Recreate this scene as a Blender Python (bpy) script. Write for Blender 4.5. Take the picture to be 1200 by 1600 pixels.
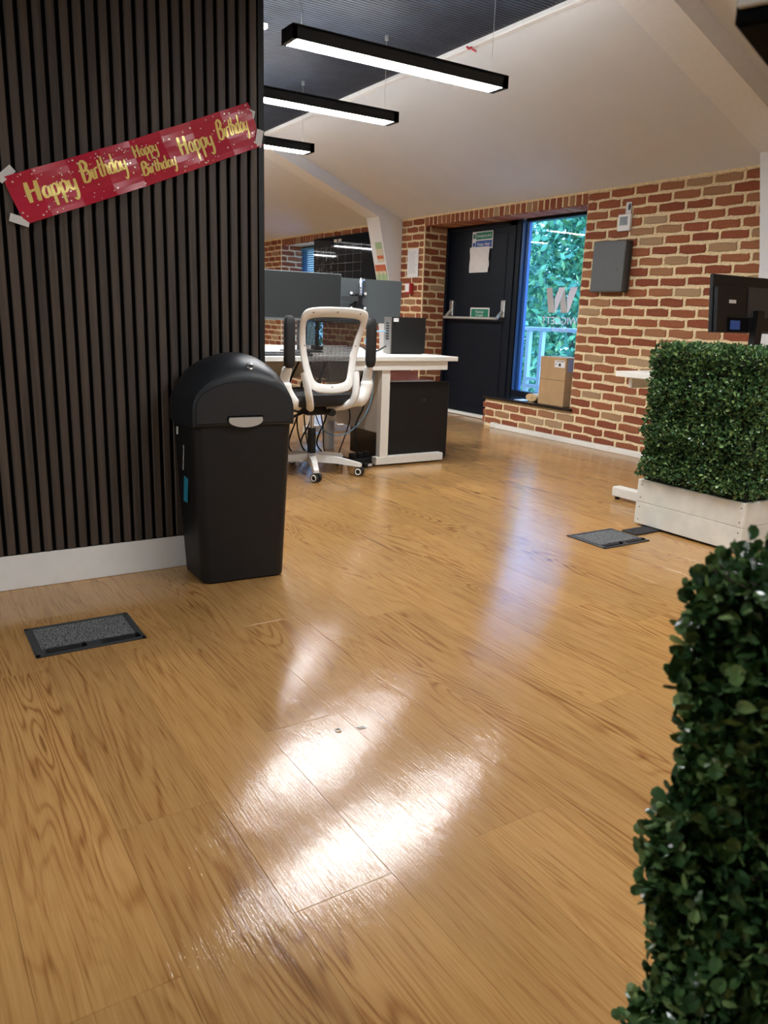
import bpy, bmesh, math, random
from mathutils import Vector, Matrix
R0 = random.Random(7)
S = bpy.context.scene
COL = S.collection
PI = math.pi
for o in list(bpy.data.objects): bpy.data.objects.remove(o)

# ------------------------------------------------------------------ camera
F_PX = 1217.0
yaw, pitch, roll = (math.radians(a) for a in (32.55, 14.05, -1.93))
fw = Vector((math.sin(yaw)*math.cos(pitch), math.cos(yaw)*math.cos(pitch), -math.sin(pitch)))
rt = Vector((math.cos(yaw), -math.sin(yaw), 0)); dn = fw.cross(rt)
r2 = math.cos(roll)*rt + math.sin(roll)*dn
d2 = -math.sin(roll)*rt + math.cos(roll)*dn
cd = bpy.data.cameras.new('camera'); cam = bpy.data.objects.new('camera', cd); COL.objects.link(cam)
m = Matrix((r2, -d2, -fw)).transposed().to_4x4(); m.translation = (0, 0, 1.0); cam.matrix_world = m
cd.sensor_fit = 'VERTICAL'; cd.sensor_height = 36; cd.sensor_width = 27; cd.lens = 36*F_PX/1600
cd.clip_start = .05
cd.dof.use_dof = True; cd.dof.focus_distance = 3.2; cd.dof.aperture_fstop = 8.5
S.camera = cam

# ------------------------------------------------------------------ world, exposure
w = bpy.data.worlds.new('sky'); S.world = w; w.use_nodes = True
bg = w.node_tree.nodes['Background']; bg.inputs[0].default_value = (.27, .50, 1.0, 1); bg.inputs[1].default_value = 8.0
S.view_settings.view_transform = 'Standard'; S.view_settings.look = 'None'
S.view_settings.exposure = 0.08; S.view_settings.gamma = 1; S.view_settings.use_curve_mapping = False
LAMP_COL = (.98, .99, 1.0); LAMP_E = 84.0

# ------------------------------------------------------------------ materials
MATS = {}
def newmat(name):
    mt = bpy.data.materials.new(name); mt.use_nodes = True; MATS[name] = mt
    nt = mt.node_tree; return mt, nt, nt.nodes['Principled BSDF']
def N(nt, t, **kw):
    n = nt.nodes.new(t)
    for k, v in kw.items(): setattr(n, k, v)
    return n
def ramp(nt, stops, interp='LINEAR'):
    r = N(nt, 'ShaderNodeValToRGB'); cr = r.color_ramp; cr.interpolation = interp
    while len(cr.elements) < len(stops): cr.elements.new(.5)
    for e, (p, c) in zip(cr.elements, stops):
        e.position = p; e.color = (*c, 1)
    return r
def plain(name, col, rough=.5, metal=0, noise=.0, nscale=30, bump=0, bscale=200, spec=.5, coat=0):
    mt, nt, b = newmat(name)
    b.inputs['Roughness'].default_value = rough; b.inputs['Metallic'].default_value = metal
    b.inputs['Specular IOR Level'].default_value = spec; b.inputs['Coat Weight'].default_value = coat
    tc = N(nt, 'ShaderNodeTexCoord')
    n = N(nt, 'ShaderNodeTexNoise'); n.inputs['Scale'].default_value = nscale; n.inputs['Detail'].default_value = 4
    nt.links.new(tc.outputs['Object'], n.inputs['Vector'])
    lo = tuple(max(0, c*(1-noise)) for c in col); hi = tuple(min(1, c*(1+noise)) for c in col)
    r = ramp(nt, [(.3, lo), (.7, hi)]); nt.links.new(n.outputs['Fac'], r.inputs[0]); nt.links.new(r.outputs[0], b.inputs['Base Color'])
    if bump:
        n2 = N(nt, 'ShaderNodeTexNoise'); n2.inputs['Scale'].default_value = bscale; n2.inputs['Detail'].default_value = 3
        nt.links.new(tc.outputs['Object'], n2.inputs['Vector'])
        bp = N(nt, 'ShaderNodeBump'); bp.inputs['Strength'].default_value = bump; bp.inputs['Distance'].default_value = .002
        nt.links.new(n2.outputs['Fac'], bp.inputs['Height']); nt.links.new(bp.outputs[0], b.inputs['Normal'])
    return mt
def emis(name, col, s):
    mt, nt, b = newmat(name)
    b.inputs['Base Color'].default_value = (.8, .8, .8, 1)
    b.inputs['Emission Color'].default_value = (*col, 1); b.inputs['Emission Strength'].default_value = s
    return mt
def math_n(nt, op, a, b=None):
    n = N(nt, 'ShaderNodeMath', operation=op)
    for i, v in enumerate((a, b)):
        if v is None: continue
        if isinstance(v, (int, float)): n.inputs[i].default_value = v
        else: nt.links.new(v, n.inputs[i])
    return n.outputs[0]

def wood_floor(name):
    mt, nt, b = newmat(name)
    tc = N(nt, 'ShaderNodeTexCoord'); oi = N(nt, 'ShaderNodeObjectInfo')
    sep = N(nt, 'ShaderNodeSeparateXYZ'); nt.links.new(tc.outputs['Object'], sep.inputs[0])
    rz = math_n(nt, 'MULTIPLY', oi.outputs['Random'], 97.0)
    def vec(sx, sy):
        c = N(nt, 'ShaderNodeCombineXYZ')
        nt.links.new(math_n(nt, 'MULTIPLY', sep.outputs[0], sx), c.inputs[0])
        nt.links.new(math_n(nt, 'MULTIPLY', sep.outputs[1], sy), c.inputs[1])
        nt.links.new(rz, c.inputs[2]); return c.outputs[0]
    def noise(v, det, rough=.5, dist=0):
        n = N(nt, 'ShaderNodeTexNoise'); n.inputs['Scale'].default_value = 1; n.inputs['Detail'].default_value = det
        n.inputs['Roughness'].default_value = rough; n.inputs['Distortion'].default_value = dist
        nt.links.new(v, n.inputs['Vector']); return n.outputs['Fac']
    big = noise(vec(8.0, .80), 2.2, .45, .5)
    cont = math_n(nt, 'SINE', math_n(nt, 'MULTIPLY', big, 130.0))
    cont = math_n(nt, 'ADD', math_n(nt, 'MULTIPLY', cont, .5), .5)
    cont = math_n(nt, 'POWER', cont, 3.0)
    patch = math_n(nt, 'MULTIPLY', math_n(nt, 'MAXIMUM', math_n(nt, 'SUBTRACT', noise(vec(5, .7), 1), .40), 0), 4.0)
    strength = math_n(nt, 'ADD', math_n(nt, 'MULTIPLY', patch, .36), .07)
    fine = noise(vec(250, 9), 3, .6)
    pore = math_n(nt, 'MULTIPLY', math_n(nt, 'MAXIMUM', math_n(nt, 'SUBTRACT', noise(vec(170, 5), 2, .6), .54), 0), 3.6)
    mid = noise(vec(45, 1.6), 3, .55)
    soft = noise(vec(4, 1.2), 2)
    g = math_n(nt, 'MULTIPLY', cont, strength)
    g = math_n(nt, 'ADD', g, math_n(nt, 'MULTIPLY', fine, .72))
    g = math_n(nt, 'ADD', g, math_n(nt, 'MULTIPLY', pore, .55))
    g = math_n(nt, 'ADD', g, math_n(nt, 'MULTIPLY', mid, .36))
    g = math_n(nt, 'MULTIPLY', g, .68)
    r = ramp(nt, [(.22, (.495, .284, .104)), (.42, (.420, .225, .077)), (.66, (.295, .139, .042)), (.92, (.150, .064, .019))])
    nt.links.new(g, r.inputs[0])
    # plank to plank tone and a soft reddish drift
    hs = N(nt, 'ShaderNodeHueSaturation')
    tone = math_n(nt, 'ADD', math_n(nt, 'MULTIPLY', oi.outputs['Random'], .16), .90)
    tone = math_n(nt, 'ADD', tone, math_n(nt, 'MULTIPLY', math_n(nt, 'SUBTRACT', soft, .5), .30))
    nt.links.new(tone, hs.inputs['Value']); nt.links.new(r.outputs[0], hs.inputs['Color'])
    hs.inputs['Saturation'].default_value = 1.0
    nt.links.new(hs.outputs[0], b.inputs['Base Color'])
    rg = math_n(nt, 'ADD', math_n(nt, 'MULTIPLY', mid, .09), .075); nt.links.new(rg, b.inputs['Roughness'])
    b.inputs['Specular IOR Level'].default_value = .5
    streak = noise(vec(260, 17), 3, .65)
    h = math_n(nt, 'ADD', math_n(nt, 'MULTIPLY', streak, .75), math_n(nt, 'MULTIPLY', noise(vec(12, 6), 2), 1.6))
    bp = N(nt, 'ShaderNodeBump'); bp.inputs['Strength'].default_value = .40; bp.inputs['Distance'].default_value = .0016
    nt.links.new(h, bp.inputs['Height']); nt.links.new(bp.outputs[0], b.inputs['Normal'])
    return mt
def brick_mat(name):
    mt, nt, b = newmat(name)
    tc = N(nt, 'ShaderNodeTexCoord'); oi = N(nt, 'ShaderNodeObjectInfo'); ge = N(nt, 'ShaderNodeNewGeometry')
    rnd = math_n(nt, 'FRACT', math_n(nt, 'ADD', oi.outputs['Random'], ge.outputs['Random Per Island']))
    r = ramp(nt, [(0, (.27, .062, .024)), (.3, (.33, .085, .032)), (.6, (.37, .115, .045)), (.80, (.40, .160, .070)), (.92, (.45, .26, .13)), (1, (.50, .35, .20))])
    nt.links.new(rnd, r.inputs[0])
    mp = N(nt, 'ShaderNodeVectorMath', operation='ADD'); cb = N(nt, 'ShaderNodeCombineXYZ')
    k = math_n(nt, 'MULTIPLY', rnd, 53.0); nt.links.new(k, cb.inputs[0]); nt.links.new(k, cb.inputs[1])
    nt.links.new(tc.outputs['Object'], mp.inputs[0]); nt.links.new(cb.outputs[0], mp.inputs[1])
    n = N(nt, 'ShaderNodeTexNoise'); n.inputs['Scale'].default_value = 42; n.inputs['Detail'].default_value = 5; n.inputs['Roughness'].default_value = .65
    nt.links.new(mp.outputs[0], n.inputs['Vector'])
    n3 = N(nt, 'ShaderNodeTexNoise'); n3.inputs['Scale'].default_value = 17; n3.inputs['Detail'].default_value = 4
    nt.links.new(mp.outputs[0], n3.inputs['Vector'])
    mix = N(nt, 'ShaderNodeMix', data_type='RGBA'); mix.blend_type = 'MULTIPLY'; mix.inputs[0].default_value = 1
    r2_ = ramp(nt, [(.25, (.55, .5, .47)), (.55, (1, 1, 1)), (.8, (1.25, 1.25, 1.2))]); nt.links.new(n.outputs['Fac'], r2_.inputs[0])
    nt.links.new(r.outputs[0], mix.inputs[6]); nt.links.new(r2_.outputs[0], mix.inputs[7])
    lime = ramp(nt, [(.58, (0, 0, 0)), (.72, (.55, .55, .55))]); nt.links.new(n3.outputs['Fac'], lime.inputs[0])
    mx = N(nt, 'ShaderNodeMix', data_type='RGBA'); mx.inputs[7].default_value = (.52, .37, .22, 1)
    nt.links.new(lime.outputs[0], mx.inputs[0]); nt.links.new(mix.outputs[2], mx.inputs[6])
    nt.links.new(mx.outputs[2], b.inputs['Base Color']); b.inputs['Roughness'].default_value = .85
    bp = N(nt, 'ShaderNodeBump'); bp.inputs['Strength'].default_value = .7; bp.inputs['Distance'].default_value = .006
    nt.links.new(n.outputs['Fac'], bp.inputs['Height']); nt.links.new(bp.outputs[0], b.inputs['Normal'])
    return mt
def slat_mat(name):
    mt, nt, b = newmat(name)
    tc = N(nt, 'ShaderNodeTexCoord'); oi = N(nt, 'ShaderNodeObjectInfo')
    mp = N(nt, 'ShaderNodeMapping'); mp.inputs['Scale'].default_value = (60, 60, 2.2)
    add = N(nt, 'ShaderNodeVectorMath', operation='ADD'); cb = N(nt, 'ShaderNodeCombineXYZ')
    nt.links.new(math_n(nt, 'MULTIPLY', oi.outputs['Random'], 40.0), cb.inputs[2])
    nt.links.new(tc.outputs['Object'], add.inputs[0]); nt.links.new(cb.outputs[0], add.inputs[1]); nt.links.new(add.outputs[0], mp.inputs[0])
    n = N(nt, 'ShaderNodeTexNoise'); n.inputs['Scale'].default_value = 1; n.inputs['Detail'].default_value = 4; n.inputs['Distortion'].default_value = .8
    nt.links.new(mp.outputs[0], n.inputs['Vector'])
    r = ramp(nt, [(.25, (.030, .022, .017)), (.5, (.060, .044, .033)), (.8, (.092, .069, .051))]); nt.links.new(n.outputs['Fac'], r.inputs[0])
    hs = N(nt, 'ShaderNodeHueSaturation'); nt.links.new(r.outputs[0], hs.inputs['Color'])
    nt.links.new(math_n(nt, 'ADD', math_n(nt, 'MULTIPLY', oi.outputs['Random'], .4), .8), hs.inputs['Value'])
    nt.links.new(hs.outputs[0], b.inputs['Base Color']); b.inputs['Roughness'].default_value = .55
    return mt
def island_mat(name, stops, rough=.4, transl=0.0):
    mt, nt, b = newmat(name)
    ge = N(nt, 'ShaderNodeNewGeometry'); oi = N(nt, 'ShaderNodeObjectInfo')
    rnd = math_n(nt, 'FRACT', math_n(nt, 'ADD', oi.outputs['Random'], ge.outputs['Random Per Island']))
    r = ramp(nt, stops); nt.links.new(rnd, r.inputs[0]); nt.links.new(r.outputs[0], b.inputs['Base Color'])
    b.inputs['Roughness'].default_value = rough
    return mt
def speckle(name, a, c, scale, rough=.9):
    mt, nt, b = newmat(name)
    tc = N(nt, 'ShaderNodeTexCoord'); v = N(nt, 'ShaderNodeTexNoise'); v.inputs['Scale'].default_value = scale; v.inputs['Detail'].default_value = 2
    nt.links.new(tc.outputs['Object'], v.inputs['Vector'])
    r = ramp(nt, [(.42, a), (.58, c)]); nt.links.new(v.outputs['Fac'], r.inputs[0]); nt.links.new(r.outputs[0], b.inputs['Base Color'])
    b.inputs['Roughness'].default_value = rough
    bp = N(nt, 'ShaderNodeBump'); bp.inputs['Strength'].default_value = .6; bp.inputs['Distance'].default_value = .003
    nt.links.new(v.outputs['Fac'], bp.inputs['Height']); nt.links.new(bp.outputs[0], b.inputs['Normal'])
    return mt
def glass_mat(name, tint):
    mt, nt, b = newmat(name); nt.nodes.remove(b)
    out = nt.nodes['Material Output']
    t = N(nt, 'ShaderNodeBsdfTransparent'); t.inputs[0].default_value = (*tint, 1)
    g = N(nt, 'ShaderNodeBsdfGlossy'); g.inputs['Roughness'].default_value = .02
    fr = N(nt, 'ShaderNodeFresnel'); fr.inputs[0].default_value = 1.5
    mx = N(nt, 'ShaderNodeMixShader'); ge = N(nt, 'ShaderNodeNewGeometry'); fac = math_n(nt, 'MULTIPLY', fr.outputs[0], math_n(nt, 'SUBTRACT', 1.0, ge.outputs['Backfacing']))
    nt.links.new(fac, mx.inputs[0]); nt.links.new(t.outputs[0], mx.inputs[1]); nt.links.new(g.outputs[0], mx.inputs[2])
    nt.links.new(mx.outputs[0], out.inputs[0]); return mt

M_floor = wood_floor('oak_vinyl'); M_brick = brick_mat('brick'); M_slat = slat_mat('walnut_slat')
M_mortar = plain('mortar', (.80, .65, .39), .95, noise=.18, nscale=60, bump=.6, bscale=180)
M_white = plain('white_wall', (.68, .695, .71), .8, noise=.02, nscale=4)
M_base = plain('baseboard_paint', (.82, .82, .79), .45, noise=.03, nscale=12)
M_frame = plain('frame_paint', (.74, .75, .75), .6, noise=.02)
M_blackceil = plain('black_ceiling', (.020, .027, .040), .55, noise=.3, nscale=8)  # blue tint carries the lens flare glow over the ceiling
M_felt = plain('black_felt', (.004, .004, .005), .95, spec=.1)
M_blk = plain('black_plastic', (.0075, .008, .009), .5, noise=.15, nscale=20, bump=.2, bscale=500, spec=.35)
M_blk2 = plain('dark_lid_plastic', (.011, .014, .018), .42, noise=.1, bump=.2, bscale=500)
M_gblk = plain('gloss_black', (.008, .008, .009), .18)
M_rub = plain('rubber', (.010, .010, .011), .7)
M_door = plain('door_paint', (.005, .008, .014), .40, noise=.1, nscale=6, spec=.2)
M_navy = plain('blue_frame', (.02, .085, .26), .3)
M_wm = plain('white_metal', (.80, .79, .73), .4, noise=.02)
M_wp = plain('white_plastic', (.82, .81, .77), .4, noise=.02)
M_pl = plain('planter_paint', (.79, .78, .70), .6, noise=.06, nscale=14, bump=.15, bscale=60)
M_chrome = plain('chrome', (.75, .75, .76), .15, metal=1)
M_steel = plain('brushed_steel', (.62, .62, .60), .35, metal=1)
M_silver = plain('silver_plastic', (.55, .55, .52), .35, metal=.5)
M_grey = plain('grey_box', (.085, .09, .09), .45, noise=.05)
M_scr = plain('monitor_screen', (.018, .021, .022), .34)
M_mback = plain('monitor_back', (.085, .10, .105), .42)
M_card = plain('cardboard', (.46, .29, .14), .8, noise=.06, nscale=12)
M_paper = plain('paper', (.78, .77, .76), .7, noise=.02)
M_pink = plain('pink_files', (.85, .40, .40), .7, noise=.1, nscale=20)
M_panel = plain('beige_panel', (.70, .66, .58), .6)
M_red = plain('red', (.42, .02, .025), .4)
M_foil = plain('red_foil', (.50, .020, .050), .30, noise=.06, nscale=15)
M_gold = plain('gold_foil', (.95, .76, .24), .32, metal=.25)
M_goldw = plain('pale_foil', (.90, .80, .62), .35, metal=.3)
M_tape = plain('tape', (.68, .68, .66), .5)
M_green = plain('sign_green', (.01, .20, .11), .4)
M_signblue = plain('sign_blue', (.03, .10, .38), .4)
M_lime = plain('sign_pale_green', (.35, .50, .28), .5)
M_cyan = plain('teal_label', (.02, .24, .36), .4)
M_carpet = speckle('carpet_insert', (.014, .015, .016), (.20, .205, .205), 210)
M_dgrey = plain('dark_grey_plastic', (.035, .038, .04), .45)
M_board = plain('gloss_board', (.010, .012, .016), .035)
M_chalk = plain('chalk', (.55, .57, .57), .9)
M_bluec = plain('blue_cable', (.20, .38, .55), .5)
M_yel = plain('yellow', (.65, .6, .1), .5)
M_core = plain('hedge_core', (.008, .014, .006), .9)
M_leaf = island_mat('boxwood_leaf', [(0, (.024, .062, .026)), (.45, (.058, .130, .044)), (.8, (.13, .235, .075)), (1, (.27, .38, .14))], .22)
M_tree = island_mat('tree_leaf', [(0, (.02, .10, .05)), (.5, (.08, .28, .13)), (.85, (.19, .42, .15)), (1, (.42, .56, .18))], .5)
M_bark = plain('bark', (.07, .05, .035), .9)
M_deck = plain('deck', (.20, .20, .20), .8)
M_rail = plain('rail_paint', (.55, .62, .66), .5)
M_glass = glass_mat('window_glass', (.86, .95, 1.0))
M_blind = plain('blind_slat', (.10, .30, .50), .5)  # blue daylight is put into the blind colour
M_vinA = plain('vinyl_grey', (.55, .52, .50), .6); M_vinB = plain('vinyl_white', (.80, .80, .90), .6)
M_lcd = plain('lcd', (.05, .07, .07), .2)
M_lamp = emis('lamp_diffuser', LAMP_COL, LAMP_E); M_up = emis('added_uplight', LAMP_COL, 50.0)

# ------------------------------------------------------------------ mesh helpers
def bm_new(): return bmesh.new()
def add_box(bm, x0, x1, y0, y1, z0, z1, bev=0, seg=1):
    v = [bm.verts.new(p) for p in ((x0,y0,z0),(x1,y0,z0),(x1,y1,z0),(x0,y1,z0),(x0,y0,z1),(x1,y0,z1),(x1,y1,z1),(x0,y1,z1))]
    fs = [bm.faces.new([v[i] for i in f]) for f in ((3,2,1,0),(4,5,6,7),(0,1,5,4),(1,2,6,5),(2,3,7,6),(3,0,4,7))]
    if bev:
        es = list({e for f in fs for e in f.edges})
        bmesh.ops.bevel(bm, geom=es, offset=bev, segments=seg, affect='EDGES', profile=.5)
    return bm
def box(*a, **k): return add_box(bm_new(), *a, **k)
def add_tube(bm, pts, rad, n=8, cap=True, sx=1.0):
    pts = [Vector(p) for p in pts]; rads = rad if isinstance(rad, (list, tuple)) else [rad]*len(pts)
    rings = []; up = None
    for i, p in enumerate(pts):
        d = (pts[min(i+1, len(pts)-1)] - pts[max(i-1, 0)]).normalized()
        if up is None: up = Vector((0, 0, 1)) if abs(d.z) < .9 else Vector((1, 0, 0))
        s = d.cross(up)
        if s.length < 1e-4: s = d.cross(Vector((0, 1, 0)))
        s.normalize(); u = s.cross(d).normalized(); up = u
        rings.append([bm.verts.new(p + rads[i]*(sx*math.cos(a)*s + math.sin(a)*u)) for a in (2*PI*k/n for k in range(n))])
    for a, b in zip(rings, rings[1:]):
        for k in range(n): bm.faces.new((a[k], a[(k+1) % n], b[(k+1) % n], b[k]))
    if cap: bm.faces.new(rings[0][::-1]); bm.faces.new(rings[-1])
    return bm
def tube(*a, **k): return add_tube(bm_new(), *a, **k)
def smooth_path(pts, sub=6):
    P = [Vector(p) for p in pts]; out = []
    for i in range(len(P)-1):
        p0, p1, p2, p3 = P[max(i-1, 0)], P[i], P[i+1], P[min(i+2, len(P)-1)]
        for k in range(sub):
            t = k/sub
            out.append(.5*((2*p1) + (p2-p0)*t + (2*p0-5*p1+4*p2-p3)*t*t + (3*p1-p0-3*p2+p3)*t**3))
    out.append(P[-1]); return out
def add_prism(bm, poly, a, b, axis='y'):
    """poly in the two other axes (x,z for y; y,z for x; x,y for z), extruded from a to b"""
    def mk(p, t): return {'y': (p[0], t, p[1]), 'x': (t, p[0], p[1]), 'z': (p[0], p[1], t)}[axis]
    A = [bm.verts.new(mk(p, a)) for p in poly]; B = [bm.verts.new(mk(p, b)) for p in poly]; n = len(poly)
    bm.faces.new(A); bm.faces.new(B[::-1])
    for i in range(n): bm.faces.new((A[i], B[i], B[(i+1) % n], A[(i+1) % n]))
    bmesh.ops.recalc_face_normals(bm, faces=bm.faces)
    return bm
def prism(*a, **k): return add_prism(bm_new(), *a, **k)
def add_cyl(bm, c, r, h, axis='z', n=20):
    c = Vector(c); d = {'x': Vector((1,0,0)), 'y': Vector((0,1,0)), 'z': Vector((0,0,1))}[axis]
    return add_tube(bm, [c - d*h/2, c + d*h/2], r, n)
def cyl(*a, **k): return add_cyl(bm_new(), *a, **k)
def loft(loops, cap=True):
    bm = bm_new(); rings = [[bm.verts.new(p) for p in L] for L in loops]; n = len(rings[0])
    for a, b in zip(rings, rings[1:]):
        for k in range(n): bm.faces.new((a[k], a[(k+1) % n], b[(k+1) % n], b[k]))
    if cap: bm.faces.new(rings[0][::-1]); bm.faces.new(rings[-1])
    bmesh.ops.recalc_face_normals(bm, faces=bm.faces); return bm
def me_of(name, bm, smooth=False, ang=40):
    me = bpy.data.meshes.new(name); bm.to_mesh(me); bm.free()
    if smooth:
        me.polygons.foreach_set('use_smooth', [True]*len(me.polygons))
        me.set_sharp_from_angle(angle=math.radians(ang))
    return me
def obj(name, bm, mat, parent=None, smooth=False, loc=None, rot=None, ang=40):
    me = bm if isinstance(bm, bpy.types.Mesh) else me_of(name, bm, smooth, ang)
    if mat and not me.materials: me.materials.append(mat)
    o = bpy.data.objects.new(name, me); COL.objects.link(o)
    if parent: o.parent = parent
    if loc: o.location = loc
    if rot: o.rotation_euler = rot
    return o
def tag(o, label, cat, group=None):
    o['label'] = label; o['category'] = cat
    if group: o['group'] = group
    return o
def thing(name, label, cat, loc=(0, 0, 0), rz=0, group=None):
    o = bpy.data.objects.new(name, None); COL.objects.link(o); o.location = loc; o.rotation_euler = (0, 0, rz)
    o.empty_display_size = .1
    return tag(o, label, cat, group)
def struct(name, bm, mat, label=None, **k):
    o = obj(name, bm, mat, **k); o['kind'] = 'structure'
    if label: o['label'] = label
    return o
def stuff(o): o['kind'] = 'stuff'; return o
def text_mesh(s, size, depth=.0004, shear=0, align='CENTER'):
    cu = bpy.data.curves.new('lettering', 'FONT'); cu.body = s; cu.size = size; cu.extrude = depth; cu.shear = shear
    cu.align_x = align; cu.align_y = 'CENTER'; cu.resolution_u = 3
    o = bpy.data.objects.new('tmp', cu); COL.objects.link(o)
    dg = bpy.context.evaluated_depsgraph_get(); me = bpy.data.meshes.new_from_object(o.evaluated_get(dg))
    bpy.data.objects.remove(o); me.name = 'lettering'; me.materials.clear(); return me
def frame_obj(o, origin, xax, yax):
    """place an object so its local x,y run along xax,yax (world or parent space)"""
    x = Vector(xax).normalized(); y = Vector(yax).normalized(); z = x.cross(y)
    mm = Matrix((x, y, z)).transposed().to_4x4(); mm.translation = origin; o.matrix_local = mm; return o

# ------------------------------------------------------------------ room shell
BX = 4.95          # face of the bricks
CZ = 2.68          # flat black ceiling
RX = 3.33          # where the slope begins
EZ = 2.035         # eaves
K = (CZ-EZ)/(BX-RX)
fl = struct('floor', box(-3.2, 5.75, -3.2, 17.2, -.08, -.004), M_floor, 'honey oak vinyl plank floor')
PW = .2032; PL = 1.22
ends = {.49: 1.025, .29: 1.395, .087: .993, 1.715: 1.407, .70: 1.60, 1.31: 2.137, .90: 1.03}
pm = {}
def plank_mesh(L):
    k = round(L, 3)
    if k not in pm: pm[k] = me_of('plank', box(.0002, PW-.0002, .0002, L-.0002, -.0035, 0, bev=.0003)); pm[k].materials.append(M_floor)
    return pm[k]
npk = 0
for c in range(-3, 25):
    x0 = .292 + PW*c
    off = None
    for kx, e in ends.items():
        if abs(kx - x0) < .03: off = e
    if off is None: off = R0.random()*PL
    y = off - PL*4
    while y < 9.0:
        y0, y1 = max(y, .15), min(y+PL, 9.0)
        if y1-y0 > .1 and x0+PW < 5.30 and not (x0 > 4.80 and y0 < 5.7):
            obj('plank', plank_mesh(y1-y0), None, fl, loc=(x0, y0, 0)); npk += 1
        y += PL

struct('wall_back', box(-3.2, 5.75, -3.3, -3.2, 0, 3), M_white)
struct('wall_left', box(-3.3, -3.2, -3.3, 17.2, 0, 3), M_white)
struct('wall_far', box(-3.2, 5.75, 17.0, 17.1, 0, 3), M_white)
# ceilings
bm = bm_new(); add_box(bm, -3.25, RX, -3.25, 17.05, CZ, CZ+.06)
cb = struct('ceiling', bm, M_blackceil, 'flat black ceiling of perforated metal trays')
bm = bm_new()
for i in range(330):   # ribs of the perforated trays over the lamps
    add_box(bm, -.6, RX-.05, 2.2+i*.03, 2.2+i*.03+.012, CZ-.0025, CZ)
stuff(obj('tray_rib', bm, M_blackceil, cb))
struct('ceiling_slope', prism([(RX, CZ), (BX+.15, EZ-K*.15), (BX+.15, EZ-K*.15+.12), (RX, CZ+.06)], -3.25, 17.05, 'y'), M_white, 'white sloping plaster ceiling')
struct('trim_1', box(RX-.035, RX+.012, -3.2, 17.0, CZ-.028, CZ+.01, bev=.004), M_base, 'white edge rail between black ceiling and white slope')

# right hand brick wall -------------------------------------------------
RC = .0745; ZT = 1.99
MX = BX + .0015
wr = bm_new()
add_box(wr, MX, 5.5, -3.2, 4.84, 0, 2.25)
add_box(wr, MX, 5.5, 4.84, 5.97, 0, .265)
add_box(wr, MX, 5.5, 4.84, 7.14, 1.945, 2.25)
wall_r = struct('wall_right', wr, M_mortar, 'exposed red brick wall with sandy mortar')
wf = bm_new()
add_box(wf, MX, 5.5, 7.14, 9.42, 0, 2.25)
add_box(wf, MX, 5.5, 9.42, 10.72, 0, .35); add_box(wf, MX, 5.5, 9.42, 10.72, 1.945, 2.25)
add_box(wf, MX, 5.5, 10.72, 17.0, 0, 2.25)
wall_f = struct('wall_far_right', wf, M_mortar, 'far stretch of the exposed brick wall')
BV = []
rb = random.Random(3)
for k in range(9):
    prof = []
    for (u0, v0, u1, v1, n) in ((0,0,1,0,3), (1,0,1,1,2), (1,1,0,1,3), (0,1,0,0,2)):
        for i in range(n):
            t = i/n; jj = .018 if n == 3 else .0
            cu_, cv_ = u0+(u1-u0)*t, v0+(v1-v0)*t
            if i == 0:      # knock the corner off
                du, dv = .5-cu_, .5-cv_
                prof.append((cu_ + (du*.07 if n == 3 else du*.01), cv_ + (dv*.04 if n == 3 else dv*.32)))
                prof.append((cu_ + (du*.07 if n == 2 else du*.015), cv_ + (dv*.02 if n == 2 else dv*.30)))
                if n == 2: prof[-2], prof[-1] = prof[-2], prof[-1]
                else: prof[-2], prof[-1] = prof[-1], prof[-2]
            else: prof.append((cu_ + rb.uniform(-.014, .014), cv_ + rb.uniform(-.07, .07)))
    bmx = bm_new(); nn = len(prof)
    A = [bmx.verts.new((0, p[0]-.5, p[1]-.5)) for p in prof]
    B = [bmx.verts.new((1, p[0]-.5, p[1]-.5)) for p in prof]
    C = [bmx.verts.new((-.22 + rb.uniform(-.12, .12), (p[0]-.5)*.955, (p[1]-.5)*.86)) for p in prof]
    for i in range(nn):
        j = (i+1) % nn
        bmx.faces.new((A[i], B[i], B[j], A[j])); bmx.faces.new((C[i], A[i], A[j], C[j]))
    bmx.faces.new(C)
    bmesh.ops.recalc_face_normals(bmx, faces=bmx.faces)
    me = me_of('brick', bmx); me.materials.append(M_brick); BV.append(me)
def brick(parent, face, u, z, lu, lz, plane, bulk=None):
    """face 'x': on a wall facing -X at plane; 'y': facing -Y; 'Y': facing +Y"""
    me = rb.choice(BV); pr = .008 + rb.uniform(-.0025, .003)
    sc = Vector((pr+.012, lu, lz)); fl_ = rb.choice((0, PI))
    if face == 'x': mm = Matrix.Translation((plane, u, z)) @ Matrix.Rotation(fl_, 4, 'X')
    elif face == 'y': mm = Matrix.Translation((u, plane, z)) @ Matrix.Rotation(PI/2, 4, 'Z') @ Matrix.Rotation(fl_, 4, 'X')
    else: mm = Matrix.Translation((u, plane, z)) @ Matrix.Rotation(-PI/2, 4, 'Z') @ Matrix.Rotation(fl_, 4, 'X')
    mm = mm @ Matrix.Diagonal((*sc, 1))
    if bulk is not None:
        t = me.copy(); t.transform(mm); bulk.from_mesh(t); bpy.data.meshes.remove(t)
    else:
        o = obj('brick', me, None, parent); o.matrix_local = mm
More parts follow.
